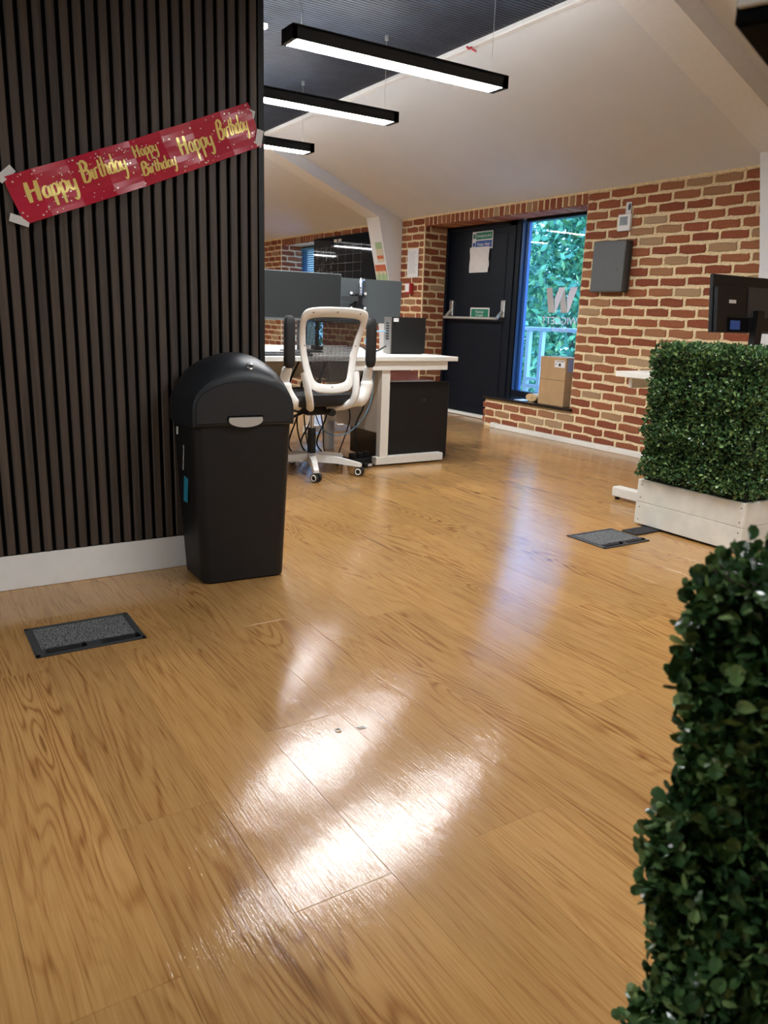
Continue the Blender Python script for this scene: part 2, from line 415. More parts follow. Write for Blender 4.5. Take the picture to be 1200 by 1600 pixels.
def lay(parent, face, u0, u1, z0, z1, plane, phase, bulk=None, keep=None, bl=.234):
    k = 0
    while True:
        z = ZT - RC*k
        if z < z0 + .02: break
        if z < z1 - .02:
            off = phase + (bl/2 if k % 2 else 0) + rb.uniform(-.018, .018)
            e = u1 - off
            cuts = [u1]
            # cut positions descending from u1
            e = u1 - (off % bl)
            if u1 - e < .05: e -= bl
            while e > u0 + .05: cuts.append(e); e -= bl + rb.uniform(-.012, .012)
            cuts.append(u0)
            for a, b_ in zip(cuts, cuts[1:]):
                L = a - b_ - .019
                if L < .02: continue
                h = .0585 + rb.uniform(-.004, .003); zz = z + rb.uniform(-.002, .002)
                if z + h/2 > z1: h = (z1 - z)*2
                dst = bulk
                if keep and not keep((a+b_)/2, z): dst = bulk_far
                brick(parent, face, (a+b_)/2, zz, L, h, plane, dst)
        k += 1
bulk_near = bm_new(); bulk_far = bm_new()
lay(wall_r, 'x', 2.93, 4.845, .25, 2.03, BX, .0)
lay(wall_r, 'x', 2.93, 5.975, 0, .262, BX, .03)
lay(wall_r, 'x', -.2, 2.93, 0, 2.03, BX, .1, bulk_near)
y = 4.87
while y < 7.12:     # soldier course over door and window
    brick(wall_r, 'x', y, 1.985, .054 + rb.uniform(-.004, .004), .094, BX); brick(wall_r, 'x', y, 1.945, .056, .022, BX+.006, bulk_near); add_box(bulk_near, BX+.03, 5.24, y-.027, y+.027, 1.941, 1.95); y += .0745
lay(wall_r, 'Y', BX, 5.28, .27, 1.94, 4.838, .0, bulk_near)
lay(wall_r, 'y', BX-.01, 5.26, 0, .27, 5.98, .0, bulk_near)
lay(wall_f, 'x', 7.145, 7.60, 0, 2.03, BX, .0)
lay(wall_f, 'y', BX, 5.27, 0, 1.95, 7.138, .12)
lay(wall_f, 'x', 7.83, 9.42, 0, 2.03, BX, .03, keep=lambda u, z: z > 1.9)
lay(wall_f, 'x', 10.72, 12.1, 0, 2.03, BX, .1, keep=lambda u, z: z > 1.25 or .72 < z < 1.0)
lay(wall_f, 'x', 9.42, 10.72, 0, .34, BX, .1, bulk_far)
lay(wall_f, 'y', BX, 5.30, .35, 1.95, 10.718, .12, keep=lambda u, z: z > 1.25 or .72 < z < 1.0)
y = 9.46
while y < 10.70:
    brick(wall_f, 'x', y, 1.985, .056, .098, BX); y += .0745
stuff(obj('brick', bulk_near, M_brick, wall_r)); stuff(obj('brick', bulk_far, M_brick, wall_f))
# strip of mortar fillet under the slope
struct('trim_2', box(MX-.012, 5.3, -3.2, 17.0, 2.022, 2.06), M_mortar)

# white boxed portal frames
def portal(y0, y1, n):
    t = bpy.data.objects.new('roof_frame', None); COL.objects.link(t); t['kind'] = 'structure'; t['label'] = n
    d = .115
    zc = 2.06
    xk = BX-.31
    rz = lambda x: CZ + (RX-x)*K
    obj('rafter', prism([(-.5, CZ+.02), (RX, CZ+.02), (BX+.1, rz(BX+.1)), (BX+.1, rz(BX+.1)-d), (xk, rz(xk)-d), (RX-.05, CZ-d+.02), (-.5, CZ-d+.02)], y0, y1, 'y'), M_frame, t)
    obj('column', prism([(xk, rz(xk)-d), (BX+.05, rz(BX+.05)-d), (BX+.05, 0), (BX-.155+.25, 0), (BX-.155, 1.40)][:3] + [(BX-.03, 0), (BX-.155, 1.40)], y0, y1, 'y'), M_frame, t)
    return t
portal(2.89, 3.15, 'white boxed roof frame beside the right hand brick wall')
portal(7.57, 7.83, 'white boxed roof frame beyond the desks')

# slat partition on the left ----------------------------------------------
SY = 2.956
part = struct('wall_left_slats', box(-2.2, 1.287, SY, SY+.13, 0, CZ), M_felt, 'partition clad in dark walnut slats on black felt')
sl = me_of('slat', add_box(bm_new(), -.0137, .0137, -.013, 0, .132, CZ-.002, bev=.003)); sl.materials.append(M_slat)
for i in range(0, 46):
    x = 1.268 - .02035 - .0407*i
    obj('slat', sl, None, part, loc=(x, SY, 0))
obj('edge_trim', box(1.266, 1.288, SY-.014, SY+.131, 0, CZ-.001), M_blk, part)
struct('baseboard_left', box(-2.2, 1.288, SY-.008, SY, 0, .128, bev=.002), M_base, 'white skirting board under the slats')

# ------------------------------------------------------------------ emergency door and side window
DX = 5.27
d1 = struct('door_1', box(DX, DX+.05, 6.10, 7.10, .03, 1.90, bev=.003), M_door, 'black emergency exit door')
bm = bm_new()
add_box(bm, DX-.03, DX+.08, 7.095, 7.145, 0, 1.95); add_box(bm, DX-.03, DX+.08, 6.03, 6.105, 0, 1.95); add_box(bm, DX-.03, DX+.08, 6.03, 7.145, 1.895, 1.95)
obj('door_frame', bm, M_door, d1)
obj('door_panel_edge', box(DX-.006, DX, 6.17, 7.03, .1, 1.84, bev=.003), M_door, d1)
obj('threshold', box(DX-.05, DX+.06, 6.0, 7.14, 0, .03, bev=.004), M_wm, d1)
pb = obj('push_bar', tube([(DX-.10, 6.16, 1.02), (DX-.10, 7.03, 1.02)], .013, 12), M_silver, d1, True)
for yy in (6.15, 7.0):
    obj('bar_bracket', box(DX-.035, DX, yy-.03, yy+.03, 1.03, 1.20, bev=.008), M_steel, pb)
    obj('bar_arm', tube([(DX-.02, yy, 1.10), (DX-.10, yy, 1.02)], .017, 10), M_silver, pb, True)
for zz in (.35, .95, 1.65): obj('hinge', cyl((DX-.02, 6.10, zz), .009, .09), M_door, d1)

win = struct('window_1', bm_new(), M_door, 'tall window beside the emergency door')
bm = bm_new(); add_box(bm, DX-.02, DX+.07, 5.965, 6.03, .27, 1.95); add_box(bm, DX-.02, DX+.07, 4.78, 5.9, 1.915, 1.95); add_box(bm, DX-.01, DX+.07, 4.78, 5.97, .285, .335)
obj('window_frame', bm, M_door, win)
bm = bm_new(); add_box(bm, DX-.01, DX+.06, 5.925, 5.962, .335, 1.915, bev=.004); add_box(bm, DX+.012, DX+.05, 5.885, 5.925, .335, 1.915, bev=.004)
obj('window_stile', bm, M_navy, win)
obj('pane', box(DX+.028, DX+.034, 4.80, 5.89, .33, 1.92), M_glass, win)
sill = struct('window_sill', box(BX-.035, DX+.02, 4.80, 5.985, .265, .288, bev=.004), M_gblk, 'black window sill board on low brick wall')
# window lettering on the glass, seen from behind
tl = thing('window_logo', 'grey and white W logo with mirrored lettering on the window glass', 'logo', (DX+.0265, 5.41, 1.2))
def quad_y(pts, mat, nm='logo_bar'):
    o = obj(nm, prism([(y_, z_) for y_, z_ in pts], -.0004, .0004, 'x'), mat, tl); return o
YW = lambda px: .20 - .40*px; ZW = lambda t: .115 - .225*t      # px 0..1 left->right in the photo
for mt, P_ in ((M_vinA, [(0, 0), (.19, 0), (.33, .93), (.34, 1), (.13, 1)]), (M_vinB, [(.42, 0), (.61, 0), (.37, 1), (.345, .98), (.30, .45)]),
               (M_vinA, [(.60, .09), (.73, .98), (.73, 1), (.53, 1), (.49, .54)]), (M_vinB, [(.79, 0), (1, 0), (.77, 1), (.74, .98), (.69, .45)])):
    quad_y([(YW(a), ZW(b_)) for a, b_ in P_], mt)
o = obj('lettering', text_mesh('WIGGETT', .096), M_vinB, tl); frame_obj(o, (0, 0, -.185), (0, 1, 0), (0, 0, 1)); o.scale = (1.08, 1, 1)
o = obj('lettering', text_mesh('GROUP', .055), M_vinB, tl); frame_obj(o, (0, -.02, -.262), (0, 1, 0), (0, 0, 1)); o.scale = (1.25, 1, 1)

# far window with blinds
win2 = struct('window_2', bm_new(), M_door, 'far window with venetian blinds')
bm = bm_new(); add_box(bm, 5.29, 5.35, 9.42, 9.47, .35, 1.945); add_box(bm, 5.29, 5.35, 10.68, 10.72, .35, 1.945); add_box(bm, 5.29, 5.35, 9.42, 10.72, 1.90, 1.945); add_box(bm, 5.29, 5.35, 9.42, 10.72, .35, .40)
obj('window_frame', bm, M_door, win2); obj('pane', box(5.315, 5.32, 9.46, 10.69, .39, 1.91), M_glass, win2)
vb = thing('venetian_blind', 'blue lit venetian blind in the far brick window', 'blind', (5.25, 10.07, 1.9))
bsl = me_of('blind_slat', add_box(bm_new(), -.012, .012, -.60, .60, -.0008, .0008)); bsl.materials.append(M_blind)
for k in range(34): obj('blind_slat', bsl, None, vb, loc=(0, 0, -.03 - .030*k), rot=(0, .5, 0))
obj('head_rail', box(-.015, .015, -.60, .60, -.012, .02), M_blind, vb)
for yy in (-.42, .42): obj('ladder_cord', tube([(0, yy, -1.05), (0, yy, 0)], .002, 5), M_blind, vb)

# outside: landing, railing, trees
struct('trim_3', box(5.5, 7.2, 3.0, 12.6, -.1, 0), M_deck, 'grey outdoor landing beyond the window')
rl = thing('handrail', 'pale steel balustrade outside the tall window', 'railing', (6.4, 7.0, 0))
obj('top_rail', box(-.03, .03, -3.4, .06, .90, .945, bev=.005), M_rail, rl); obj('bottom_rail', box(-.02, .02, -3.4, .05, .25, .29), M_rail, rl)
for k, yy in enumerate((.0, -.22, -1.2, -2.2, -3.2)): obj('post', box(-.025, .025, yy-.025, yy+.025, 0, .90), M_rail, rl)
obj('mid_rail', box(-.02, .02, -.22, .02, .34, .37), M_rail, rl)
def tree(cx, cy, cz, rx, ry, rz, n, seed, label):
    rr = random.Random(seed)
    t = thing('tree', label, 'tree', (cx, cy, -3.0))
    vs, fs = [], []
    for i in range(n):
        u = rr.uniform(-1, 1); a = rr.uniform(0, 2*PI); q = math.sqrt(1-u*u); rad = rr.uniform(.72, 1.0) + .12*math.sin(5*a+3*u)
        c = Vector((rx*q*math.cos(a)*rad, ry*q*math.sin(a)*rad, rz*u*rad + cz + 3.0))
        L = rr.uniform(.05, .10); ax = Vector((rr.gauss(0, 1), rr.gauss(0, 1), rr.gauss(0, 1))).normalized()
        b_ = ax.cross(Vector((rr.gauss(0, 1), rr.gauss(0, 1), rr.gauss(0, 1)))).normalized()
        k = len(vs); vs += [c-ax*L, c+b_*L*.45, c+ax*L, c-b_*L*.45]; fs.append((k, k+1, k+2, k+3))
    me = bpy.data.meshes.new('foliage'); me.from_pydata(vs, [], fs); me.materials.append(M_tree)
    stuff(obj('foliage', me, None, t))
    obj('trunk', tube([(0, 0, 0), (.05, .03, 1.6), (0, 0, cz+3.0)], [.14, .11, .05], 8), M_bark, t, True)
    for a in (0, 2.1, 4.2): obj('branch', tube([(0, 0, 2.2), (rx*.5*math.cos(a), ry*.5*math.sin(a), cz+3.1)], [.06, .02], 6), M_bark, t, True)
tree(9.4, 8.6, .9, 1.2, 1.18, 2.7, 12000, 1, 'leafy green tree in the middle of the tall window')
tree(9.4, 11.4, .6, 1.1, 1.22, 2.6, 10000, 2, 'leafy tree at the left edge of the tall window')
tree(9.4, 5.9, .9, 1.2, 1.18, 2.7, 8000, 3, 'leafy tree at the right edge of the tall window')
tree(12.2, 10.2, 1.2, 1.2, 1.9, 2.9, 9000, 5, 'taller tree filling the gap behind the window trees')
tree(12.2, 14.2, 1.2, 1.2, 1.9, 2.9, 7000, 6, 'taller tree behind the left edge of the tall window')
tree(9.2, 17.0, .7, 1.0, 2.0, 2.4, 5000, 4, 'tree glimpsed behind the far blind')

# ------------------------------------------------------------------ pendant lamps
def lamp(x0, x1, yc, z, label):
    t = thing('pendant_light', label, 'ceiling light', ((x0+x1)/2, yc, z), 0, 'black linear pendant lights')
    h = (x1-x0)/2; bm = bm_new()
    add_box(bm, -h, h, -.062, -.058, 0, .056); add_box(bm, -h, h, .058, .062, 0, .056); add_box(bm, -h, h, -.062, .062, .05, .062)
    add_box(bm, -h, -h+.02, -.062, .062, 0, .056); add_box(bm, h-.035, h, -.062, .062, 0, .056)
    obj('housing', bm, M_gblk if False else M_blk, t)
    obj('diffuser', box(-h+.02, h-.035, -.058, .058, .001, .008), M_lamp, t)
    obj('added_uplight_strip', box(-h+.05, h-.05, -.03, .03, .0625, .066), M_up, t)  # glowing strip added on top to brighten the sloping ceiling
    for s in (-1, 1):
        obj('wire', tube([(s*(h-.07), 0, .06), (s*(h-.07), 0, CZ-z)], .0014, 5), M_steel, t)
        obj('ceiling_clip', cyl((s*(h-.07), 0, CZ-z-.012), .012, .024, n=10), M_steel, t)
    return t
lamp(1.68, 2.93, 3.575, 2.19, 'nearest lit black linear pendant light, fully in view')
lamp(1.66, 2.89, 4.57, 2.19, 'lit black linear pendant light, middle one of the three')
lamp(1.66, 2.91, 5.77, 2.19, 'farthest lit black linear pendant light, just past the slatted wall')
lamp(1.66, 2.91, 7.0, 2.19, 'first black linear pendant light hidden behind the slatted wall')
lamp(1.66, 2.91, 8.2, 2.19, 'second black linear pendant light hidden behind the slatted wall')
lamp(1.66, 2.91, 9.5, 2.19, 'third black linear pendant light hidden behind the slatted wall')
lamp(1.66, 2.93, 12.8, 2.19, 'far pendant light reflected as the longer streak in the black board')
lamp(1.66, 2.93, 15.0, 2.19, 'farthest pendant light reflected as the shorter streak in the black board')
lamp(1.75, 3.0, 1.2, 2.19, 'unseen black linear pendant light added to light the brick wall and hedges')  # unseen lamp added to brighten brick wall, hedges and floor
lamp(-1.9, -.65, 1.5, 2.19, 'unseen black linear pendant light added left of the camera to light the skirting')  # unseen lamp added to brighten the skirting under the slats
lamp(1.68, 2.93, -.9, 2.19, 'unseen black linear pendant light added behind the camera on the right')  # unseen lamp added to throw light on the far hedge
o = tag(obj('cable_clip', add_tube(bm_new(), [(RX-.04, 4.37, CZ-.02), (RX-.04, 4.35, CZ-.035), (RX-.03, 4.33, CZ-.03), (RX-.02, 4.345, CZ-.034), (RX-.005, 4.32, CZ-.05)], .007, 6), M_red), 'small red cable tie on the white ceiling rail', 'cable tie')
o = tag(obj('ceiling_rail', box(1.75, 2.14, 4.82, 4.86, CZ-.03, CZ-.001, bev=.003), M_wm), 'short white rail on the black ceiling beside the slats', 'rail')

# ------------------------------------------------------------------ happy birthday banner
ban = thing('birthday_banner', 'red foil Happy Birthday banner with gold lettering taped on the slats', 'banner', (.405, SY-.016, 1.325))
ang = math.atan2(.352, .845); BL = .915; BW = .150
folds = [0, .10, .23, .355, .48, .60, .735, .86, 1.0]; foldz = [.002, .020, .001, .021, .001, .020, .001, .019, .002]
def bmap(u, v, off=0.0):
    u_ = min(max(u, 0), 1); 
    for a, b_, za, zb in zip(folds, folds[1:], foldz, foldz[1:]):
        if a <= u_ <= b_: t = (u_-a)/(b_-a); dz = za*(1-t)+zb*t; break
    lx = u*BL; lz = (v-.5)*BW
    sag = .006*math.sin(PI*u_)
    dz += .004*math.sin(9*u+7*v)
    return Vector((lx*math.cos(ang)-lz*math.sin(ang), -dz-.006-off, lx*math.sin(ang)+lz*math.cos(ang)-sag))
us = sorted(set(folds + [i/56 for i in range(57)])); vsn = [j/8 for j in range(9)]
bm = bm_new(); grid = []
for u in us:
    row = []
    for v in vsn:
        e = .018*(1-abs(2*v-1)**3) if u > .985 else 0
        row.append(bm.verts.new(bmap(u, v)))
    grid.append(row)
for a, b_ in zip(grid, grid[1:]):
    for j in range(8): bm.faces.new((a[j], b_[j], b_[j+1], a[j+1]))
bmesh.ops.recalc_face_normals(bm, faces=bm.faces)
g = obj('foil_sheet', bm, M_foil, ban)
md = g.modifiers.new('thick', 'SOLIDIFY'); md.thickness = .0004; md.offset = 1
GL = {  # brush glyphs: (advance, [strokes]); baseline 0, x-height 1, caps 1.75
 'H': (1.35, [[(.25, 1.75), (.05, 0)], [(1.12, 1.7), (.86, -.05)], [(.05, .8), (.55, .95), (1.05, .95)]]),
 'a': (.85, [[(.68, .85), (.4, 1.0), (.1, .6), (.12, .12), (.4, .1), (.65, .5), (.72, .9)], [(.70, .85), (.62, .2), (.82, .08)]]),
 'p': (.88, [[(.2, 1.0), (.02, -.85)], [(.12, .6), (.4, 1.0), (.72, .85), (.66, .3), (.3, .05), (.1, .25)]]),
 'y': (.88, [[(.15, .95), (.1, .35), (.35, .1), (.6, .4), (.72, .95)], [(.72, .95), (.6, -.3), (.3, -.8), (.05, -.6)]]),
 'B': (1.25, [[(.3, 1.75), (.1, 0)], [(.1, 1.6), (.6, 1.9), (1.0, 1.55), (.75, 1.1), (.25, .95)], [(.3, .98), (.9, .95), (1.05, .45), (.6, 0), (.02, .02)]]),
 'i': (.42, [[(.2, .95), (.12, .2), (.32, .06)], [(.26, 1.35), (.28, 1.45)]]),
 'r': (.62, [[(.15, .98), (.05, .02)], [(.1, .6), (.3, .95), (.58, .92)]]),
 't': (.56, [[(.32, 1.6), (.15, .25), (.42, .06)], [(.02, 1.05), (.56, 1.12)]]),
 'h': (.85, [[(.28, 1.8), (.02, .02)], [(.1, .55), (.4, .98), (.62, .8), (.55, .2), (.75, .06)]]),
 'd': (.88, [[(.62, .85), (.35, 1.0), (.08, .6), (.12, .12), (.4, .1), (.65, .5)], [(.85, 1.8), (.62, .25), (.8, .06)]]),
 ' ': (.45, [])}
def script(word, u0, u1, v0, xh, wd):
    adv = sum(GL[c][0] for c in word); su = (u1-u0)/adv; x = 0; bm = bm_new()
    for c in word:
        a, strokes = GL[c]
        for st in strokes:
            pts = smooth_path([Vector((p[0], p[1], 0)) for p in st], 5) if len(st) > 2 else [Vector((*st[0], 0)).lerp(Vector((*st[1], 0)), t/4) for t in range(5)]
            w_ = wd*(1.35 if c in 'HB' else 1)
            L = []; 
            for i, p in enumerate(pts):
                d = pts[min(i+1, len(pts)-1)] - pts[max(i-1, 0)]
                if d.length < 1e-6: d = Vector((1, 0, 0))
                d.normalize(); nrm = Vector((-d.y, d.x, 0)) + Vector((.35, 0, 0)); k = .75 + .25*math.sin(PI*i/(len(pts)-1))
                k *= .6 + .4*abs(d.y)
                row = []
                for s in (-1, 1):
                    q = p + nrm*s*w_*k*.5
                    row.append(bm.verts.new(bmap(u0 + (x+q.x)*su, v0 + q.y*xh, .0016)))
                L.append(row)
            for r1, r2_ in zip(L, L[1:]):
                try: bm.faces.new((r1[0], r2_[0], r2_[1], r1[1]))
                except ValueError: pass
        x += a
    return obj('gold_lettering', bm, M_gold, ban)
script('Happy', .052, .238, .37, .235, .25); script('Birthday', .262, .435, .45, .225, .25)
script('Happy', .480, .572, .62, .150, .27); script('Birthday', .485, .620, .22, .150, .27)
script('Happy', .655, .800, .37, .225, .25); script('Birthday', .825, .965, .43, .215, .25)
bm = bm_new(); rc = random.Random(11)
for i in range(170):
    u, v = rc.uniform(.01, .985), rc.uniform(.04, .96); s = rc.uniform(.0018, .0042); n = rc.choice((3, 4, 5)); a0 = rc.uniform(0, 6)
    bm.faces.new([bm.verts.new(bmap(u+s*1.1*math.cos(a0+2*PI*k/n), v+s*6*math.sin(a0+2*PI*k/n), .0012)) for k in range(n)])
stuff(obj('confetti_print', bm, M_goldw, ban))
for (x, z, a, lb) in ((.387, 1.405, .75, 'top left'), (.418, 1.268, -.25, 'bottom left'), (1.215, 1.712, -.2, 'top right'), (1.262, 1.630, 1.4, 'bottom right')):
    bmt = box(-.03, .03, -.0006, .0006, -.013, .013)
    tag(obj('tape_strip', bmt, M_tape, None, loc=(x, SY-.0275, z), rot=(0, -a, 0)), f'strip of white tape at the {lb} corner of the red banner', 'tape', 'banner tape strips')

# ------------------------------------------------------------------ waste bin
bn = thing('waste_bin', 'tall black plastic swing lid bin against the slatted wall', 'bin', (1.092, 2.788, 0), math.radians(-4))
def rrect(hw, hd, r, z, n=6, oy=0):
    out = []
    for cx, cy, a0 in ((hw-r, hd-r, 0), (-hw+r, hd-r, PI/2), (-hw+r, -hd+r, PI), (hw-r, -hd+r, 1.5*PI)):
        for k in range(n+1):
            a = a0 + PI/2*k/n; out.append((cx+r*math.cos(a), cy+r*math.sin(a)+oy, z))
    return out
def splay(L, hd):
    return [[(x*(1+.10*(y_+hd)/(2*hd)), y_, z_) for x, y_, z_ in Q] for Q in L]
obj('body', loft(splay([rrect(.152, .104, .03, .0), rrect(.160, .112, .035, .008), rrect(.173, .118, .035, .28), rrect(.187, .124, .035, .595), rrect(.187, .124, .035, .620)], .12)), M_blk, bn, True)
def arch(hw, z0, zt, y, n=22, s=.05):
    pts = [(-hw, y, z0)]
    for k in range(n+1):
        a = PI - PI*k/n; pts.append((hw*math.cos(a), y, z0+s+(zt-z0-s)*math.sin(a)**.92))
    pts.append((hw, y, z0)); return pts
lid = obj('lid', loft([arch(.184, .605, .768, -.136), arch(.190, .60, .792, -.131), arch(.195, .597, .826, -.095), arch(.201, .597, .848, -.04), arch(.207, .597, .855, .01), arch(.213, .597, .845, .075), arch(.210, .602, .79, .130)]), M_blk2, bn, True)
obj('flap', loft([arch(.178, .612, .760, -.1395), arch(.180, .610, .763, -.134)]), M_blk2, lid, True, ang=30)
hp = [(-.062, .030)] + [(.062*math.cos(a), -.004 - .030*math.sin(a)**.8 if math.sin(a) > 0 else -.004) for a in (PI + PI*k/14 for k in range(0))]
hand = [(-.062, .632), (.062, .632), (.064, .622)] + [(.064*math.cos(PI*k/14), .622-.026*math.sin(PI*k/14)) for k in range(1, 14)] + [(-.064, .622)]
obj('handle_plate', prism(hand, -.148, -.138, 'y'), M_silver, lid); obj('handle_recess', prism([(x*1.07, .626+(z-.622)*1.15) for x, z in hand], -.142, -.136, 'y'), M_felt, lid)
tm = bm_new(); ax = Vector((0, -.75, .66)); cen = Vector((.026, -.113, .808)); s1 = Vector((1, 0, 0)); s2 = ax.cross(s1)
add_tube(tm, [cen + ax*.004 + .011*(math.cos(a)*s1 + math.sin(a)*s2) for a in (2*PI*k/20 for k in range(21))], .0042, 8, False)
obj('lock_ring', tm, M_chrome, lid, True); obj('lock_button', tube([cen-ax*.008, cen+ax*.006], .0085, 14), M_rub, lid)
lb = obj('side_label', box(-.0005, .0005, -.022, .022, -.048, .048), M_cyan, bn); lb.location = (-.1885, .0, .350); lb.rotation_euler = (0, math.radians(2.7), math.radians(4.5))
bm = bm_new(); rl_ = random.Random(5)
for k in range(26): add_box(bm, -.0005, .0005, -.004, .004+rl_.uniform(-.003, .002), -.055+k*.0043, -.055+k*.0043+.0026)
lt = obj('side_print', bm, M_tape, bn); lt.location = (-.194, .0, .480); lt.rotation_euler = (0, math.radians(2.7), math.radians(4.5))
lq = obj('side_sticker', box(-.0005, .0005, -.009, .009, -.014, .014), M_tape, bn); lq.location = (-.202, .05, .565); lq.rotation_euler = (0, math.radians(2.7), math.radians(4.5))

# ------------------------------------------------------------------ floor boxes
def floor_box(x0, x1, y0, y1, label):
    t = thing('floor_box', label, 'floor box', ((x0+x1)/2, (y0+y1)/2, 0)); hx, hy = (x1-x0)/2, (y1-y0)/2; f = .014
    bm = bm_new(); add_box(bm, -hx, hx, -hy, -hy+f, .0005, .005, bev=.001); add_box(bm, -hx, hx, hy-f, hy, .0005, .005, bev=.001)
    add_box(bm, -hx, -hx+f, -hy, hy, .0005, .005, bev=.001); add_box(bm, hx-f, hx, -hy, hy, .0005, .005, bev=.001)
    obj('frame', bm, M_dgrey, t)
    lid_ = obj('lid', box(-hx+f, hx-f, -hy+f, hy-f, .0005, .0035), M_dgrey, t)
    obj('carpet_insert', box(-hx+f+.008, hx-f-.008, -hy+f+.038, hy-f-.008, .0035, .0055), M_carpet, lid_)
    for s in (-1, 1):
        obj('cable_flap', box(s*hx*.5-.048, s*hx*.5+.048, -hy+f+.004, -hy+f+.026, .0035, .0075, bev=.001), M_blk, lid_)
        obj('flap_hook', prism([(s*hx*.5+.050, -hy+f+.006), (s*hx*.5+.066, -hy+f+.006), (s*hx*.5+.060, -hy+f+.026)], .0035, .011, 'z'), M_felt, lid_)
floor_box(.283, .603, 2.30, 2.537, 'dark floor socket box with carpeted lid near the slatted wall')
floor_box(2.705, 3.012, 2.345, 2.588, 'dark floor socket box with carpeted lid near the white planter')
tag(obj('cable_cover', box(3.03, 3.27, 2.44, 2.535, 0, .008, bev=.003), M_rub), 'flat black rubber cable cover poking from under the white planter', 'cable cover')

# ------------------------------------------------------------------ hedges in planters
def leaf_mesh(n=7, cup=.20, wid=.70):
    bm = bm_new(); c0 = bm.verts.new((0, 0, 0)); tip = bm.verts.new((0, 1, cup*.6)); L, Rr = [], []
    mid = [bm.verts.new((0, t, -cup*.25*math.sin(PI*t))) for t in (.3, .65)]
    for t, k in ((.22, .60), (.55, 1.0), (.88, .80)):
        L.append(bm.verts.new((-wid/2*k, t, cup*.35))); Rr.append(bm.verts.new((wid/2*k, t, cup*.35)))
    for Q, fl_ in ((L, 0), (Rr, 1)):
        for f in ((c0, Q[0], mid[0]), (Q[0], Q[1], mid[0]), (Q[1], mid[1], mid[0]), (Q[1], Q[2], mid[1]), (Q[2], tip, mid[1])):
            bm.faces.new(f if fl_ else f[::-1])
    return bm
def scatter(faces, n, size, rr, outward=.55):
    """faces: (origin, u, v, normal, weight); yields matrices for leaves"""
    ws = [f[4] for f in faces]
    for i in range(n):
        o_, u, v, nn, _ = rr.choices(faces, ws)[0]
        p = o_ + u*rr.random() + v*rr.random()
        bumpy = .010*(math.sin(p.x*47+p.z*31)+math.sin(p.y*53+p.z*23+1))
        p = p + nn*(rr.uniform(-.012, .016) + bumpy)
        d = (nn*outward + Vector((rr.gauss(0, .55), rr.gauss(0, .55), rr.gauss(.15, .55)))).normalized()
        s = d.cross(Vector((rr.gauss(0, 1), rr.gauss(0, 1), rr.gauss(0, 1)))).normalized(); zz = s.cross(d)
        if zz.dot(nn) < 0: zz = -zz; s = -s
        L = size*rr.uniform(.7, 1.25)
        mm = Matrix((s*L, d*L, zz*L)).transposed().to_4x4(); mm.translation = p; yield mm
